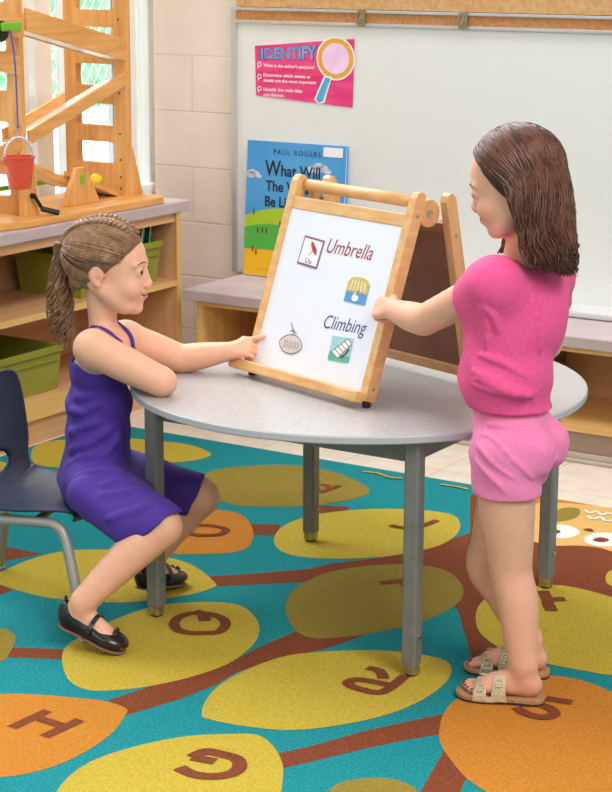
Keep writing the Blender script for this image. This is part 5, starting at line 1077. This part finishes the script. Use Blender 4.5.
# sandals
m_cork2_ = mat('sandal_cork', rgb(150, 104, 70), .8, rgb(196, 150, 108), 350, bump=.5, bscale=400, contrast=(.4, .6)); m_glit = mat('glitter_gold', rgb(206, 190, 150), .3, rgb(240, 230, 200), 500, metal=.5, contrast=(.45, .55)); m_cream = mat('cream_leather', rgb(206, 190, 156), .5)
m_glit2 = mat('glitter_green', rgb(150, 160, 120), .3, rgb(214, 200, 170), 400, metal=.4, contrast=(.45, .55))
for H, d, sd in ((heelL, dL, -1), (heelR, dR, 1)):
    l = np.cross(Z_, d); H0 = np.array([H[0], H[1], 0]); p = lambda x, y, z: H0+d*x+l*y+Z_*z
    ol = [(-.006, 0), (-.002, .020), (.02, .030), (.05, .030), (.08, .031), (.11, .037), (.14, .038), (.165, .032), (.182, .017), (.186, 0)]; ol = [(float(q[0]), float(q[1])) for q in catmull(ol+[(x, -y) for x, y in ol[-2:0:-1]], 4)]
    so_ = MB().prism(ol, .0115, .022, frame(p(0, 0, 0), d, l)).build('sandal_footbed', m_cork2_, gB, bevel=.002)
    MB().prism([(x*1.0, y*1.01) for x, y in ol], .0082, .0115, frame(p(0, 0, 0), d, l)).build('sandal_outsole', mat('dark_outsole', rgb(60, 40, 34), .7), so_)
    mstr = m_glit if sd < 0 else m_glit2
    for x0, w_, hgt in ((.130, .026, .052), (.090, .028, .070)):
        vs = []; N_ = 16
        for k in range(N_+1):
            aa = k*PI/N_; cy = .0385*math.cos(aa)*(1 if x0 > .1 else .92); cz = .016+(hgt-.016)*math.sin(aa)**.8
            for dx in (-w_/2, w_/2): vs.append(p(x0+dx*(1.15-.3*math.sin(aa)), cy, cz-.002*(dx > 0)*math.sin(aa)*2))
        cc = p(x0, 0, .016); vs2 = [v+nv((v-cc)-d*((v-cc)@d))*.0024 for v in vs]; n = len(vs); fs = []
        for i in range(N_): q = 2*i; fs += [(q, q+1, q+3, q+2), (n+q, n+q+2, n+q+3, n+q+1), (q, q+2, n+q+2, n+q), (q+1, n+q+1, n+q+3, q+3)]
        g = MB(); g.add(vs+vs2, fs); st = g.build('sandal_strap', mstr, so_)
        for yy in (-1, 1):
            bz = .016+(hgt-.016)*math.sin(math.acos(.80))**.8; q = p(x0, yy*(.0385 if x0 > .1 else .0355)*.80, bz); nn = nv(l*yy*.8+Z_*.7); vv = nv(np.cross(nn, d))
            g = MB(); g.tube([q+nn*.005+d*.009*math.cos(b)+vv*.010*math.sin(b) for b in [PI/4+k*PI/2 for k in range(5)]], .0022, 6); g.tube([q+nn*.006, q+nn*.006+vv*.009], .0015, 5); g.build('buckle', m_cream, st)
    for yy in (-1, 1):
        g = MB(); pts = [(x, y) for x, y in ol if y*yy > .005 and .065 < x < .15]; pts.sort(); n = len(pts); vs = []
        for x, y in pts: 
            for o_, z in ((0, .0125), (0, .0245), (.0015, .0245), (.0015, .0125)): vs.append(p(x, y+yy*o_, z))
        g.add(vs, [(i*4+k, i*4+(k+1) % 4, (i+1)*4+(k+1) % 4, (i+1)*4+k) for i in range(n-1) for k in range(4)]); g.build('sandal_side', m_cream, so_)
# long brown hair
m_hB = hair_mat('brown_hair', rgb(66, 36, 26), rgb(112, 68, 48)); m_hB2 = hair_mat('dark_brown_hair', rgb(50, 28, 22), rgb(74, 44, 32))
cenB = hq(-.014, 0, .030); elB = np.array((.092, .078, .086))*hsB
hb = Field(*bounds([HB+Z_*.13, HB-Z_*.22, HB-R_*.13, HB+R_*.16, HB-F_*.14, HB+F_*.14], .02), .003)
hn = nv(HBm[0]*.86-HBm[2]*.45)
hb.ell(cenB, elB*1.0, HBm, 0, clip=[(hq(.024, 0, .0), hn)]); hb.rc(hq(-.035, 0, .02), HB-hf*.055-Z_*.10, .064, .056, .03, clip=[(hq(-.020, 0, 0), nv(HBm[0]*1-HBm[2]*.10))]); hb.rc(HB-hf*.062-Z_*.09, HB-hf*.085-Z_*.135, .055, .04, .02, clip=[(hq(-.028, 0, 0), nv(hf))])
field_obj('hair', hb, m_hB2, gB, 3)
def onB(dr, sc): return cenB+sum(HBm[i]*dr[i]*elB[i]*sc for i in range(3))
paths = []; ctr = HB-hf*.045
for i in range(1300):
    sgn = 1 if i % 3 else -1; u_ = rng.uniform(0, 1)**.9; al = math.radians(-48+u_*150)            # along the crown line from the forehead backwards
    s0 = nv([-math.sin(al), sgn*rng.uniform(0, .10 if i % 2 else .9), math.cos(al)])
    phi = math.radians(92+u_*86+rng.uniform(-10, 8)); s1 = nv([math.cos(phi), sgn*math.sin(phi), -.18-.25*rng.random()])
    sc = 1.05+rng.uniform(-.01, .055)+.03*u_; n1 = 10; P = [onB(slerp(s0, s1, t), sc+.02*math.sin(PI*t)) for t in np.linspace(0, 1, n1)]
    end = P[-1]; tdn = P[-1]-P[-2]; zend = HB[2]-.120-.045*rng.random()-.022*u_; kk = int(u_*14)*7.3+sgn*2.1+int(rng.integers(3))*1.7; n2 = 12; ph = rng.uniform(0, 6.28); am = rng.uniform(.003, .006); ph = kk+rng.uniform(-.5, .5); hv = (end-ctr)*np.array([1, 1, 0])
    for j in range(1, n2+1):
        t = j/n2; z = end[2]+(zend-end[2])*t; rad = 1+.10*math.sin(t*2.2)-.34*t*t; q = ctr+hv*rad-hf*.034*t+hv*.5*max(0, t-.85); q = np.array([q[0], q[1], z])
        q = q+hf*am*math.sin(6*t+ph)+bl*am*math.cos(5*t+ph*1.3); P.append(q)
    P = np.array(P)
    for _ in range(10): P[7:14] = (P[6:13]+2*P[7:14]+P[8:15])/4
    j_ = np.arange(len(P)); P = P+np.outer(np.clip((j_-8)/9, 0, 1)*am*2.0*np.sin(j_*.80+ph), hf)+np.outer(np.clip((j_-8)/9, 0, 1)*am*1.5*np.cos(j_*.7+ph), bl)
    m_ = len(P); paths.append((P, [.0012+.0012*min(1, j/4) if j < m_-5 else .0024*(m_-j)/6+.0004 for j in range(m_)]))
for i in range(60):       # loose curled ends
    P0 = paths[int(rng.integers(0, 1200))][0]; q = np.array(P0[-3]); a = rng.uniform(0, 6.28); rr_ = rng.uniform(.004, .009); dd_ = nv(q*np.array([1, 1, 0])-ctr*np.array([1, 1, 0]))
    paths.append(([q+dd_*(rr_*(1-math.cos(t)))-Z_*(rr_*1.6*math.sin(t)+.003*t)+bl*.002*math.sin(t+a) for t in np.linspace(0, 4.2, 12)], [.0011]*11+[.0004]))
for i in range(70):       # locks hanging beside the far cheek
    y = -.060+rng.uniform(-.012, .010); P = [hq(.0+rng.uniform(-.02, .02), y, .05-.03*j-0*rng.random()) for j in range(4)]; q = P[-1]; ph = rng.uniform(0, 6)
    for j in range(1, 9): P.append(q-Z_*.014*j+hf*(.004*j+.004*math.sin(j*.9+ph))+F_*.003*math.cos(j+ph))
    paths.append((P, [.0016]*len(P)))
hair_tubes('hair_strands', [q for k, q in enumerate(paths) if k % 4], m_hB, gB, 4); hair_tubes('hair_highlights', [q for k, q in enumerate(paths) if k % 4 == 0], mat('hair_highlight_brown', rgb(100, 60, 42), .38, rgb(128, 80, 58), 50), gB, 4)
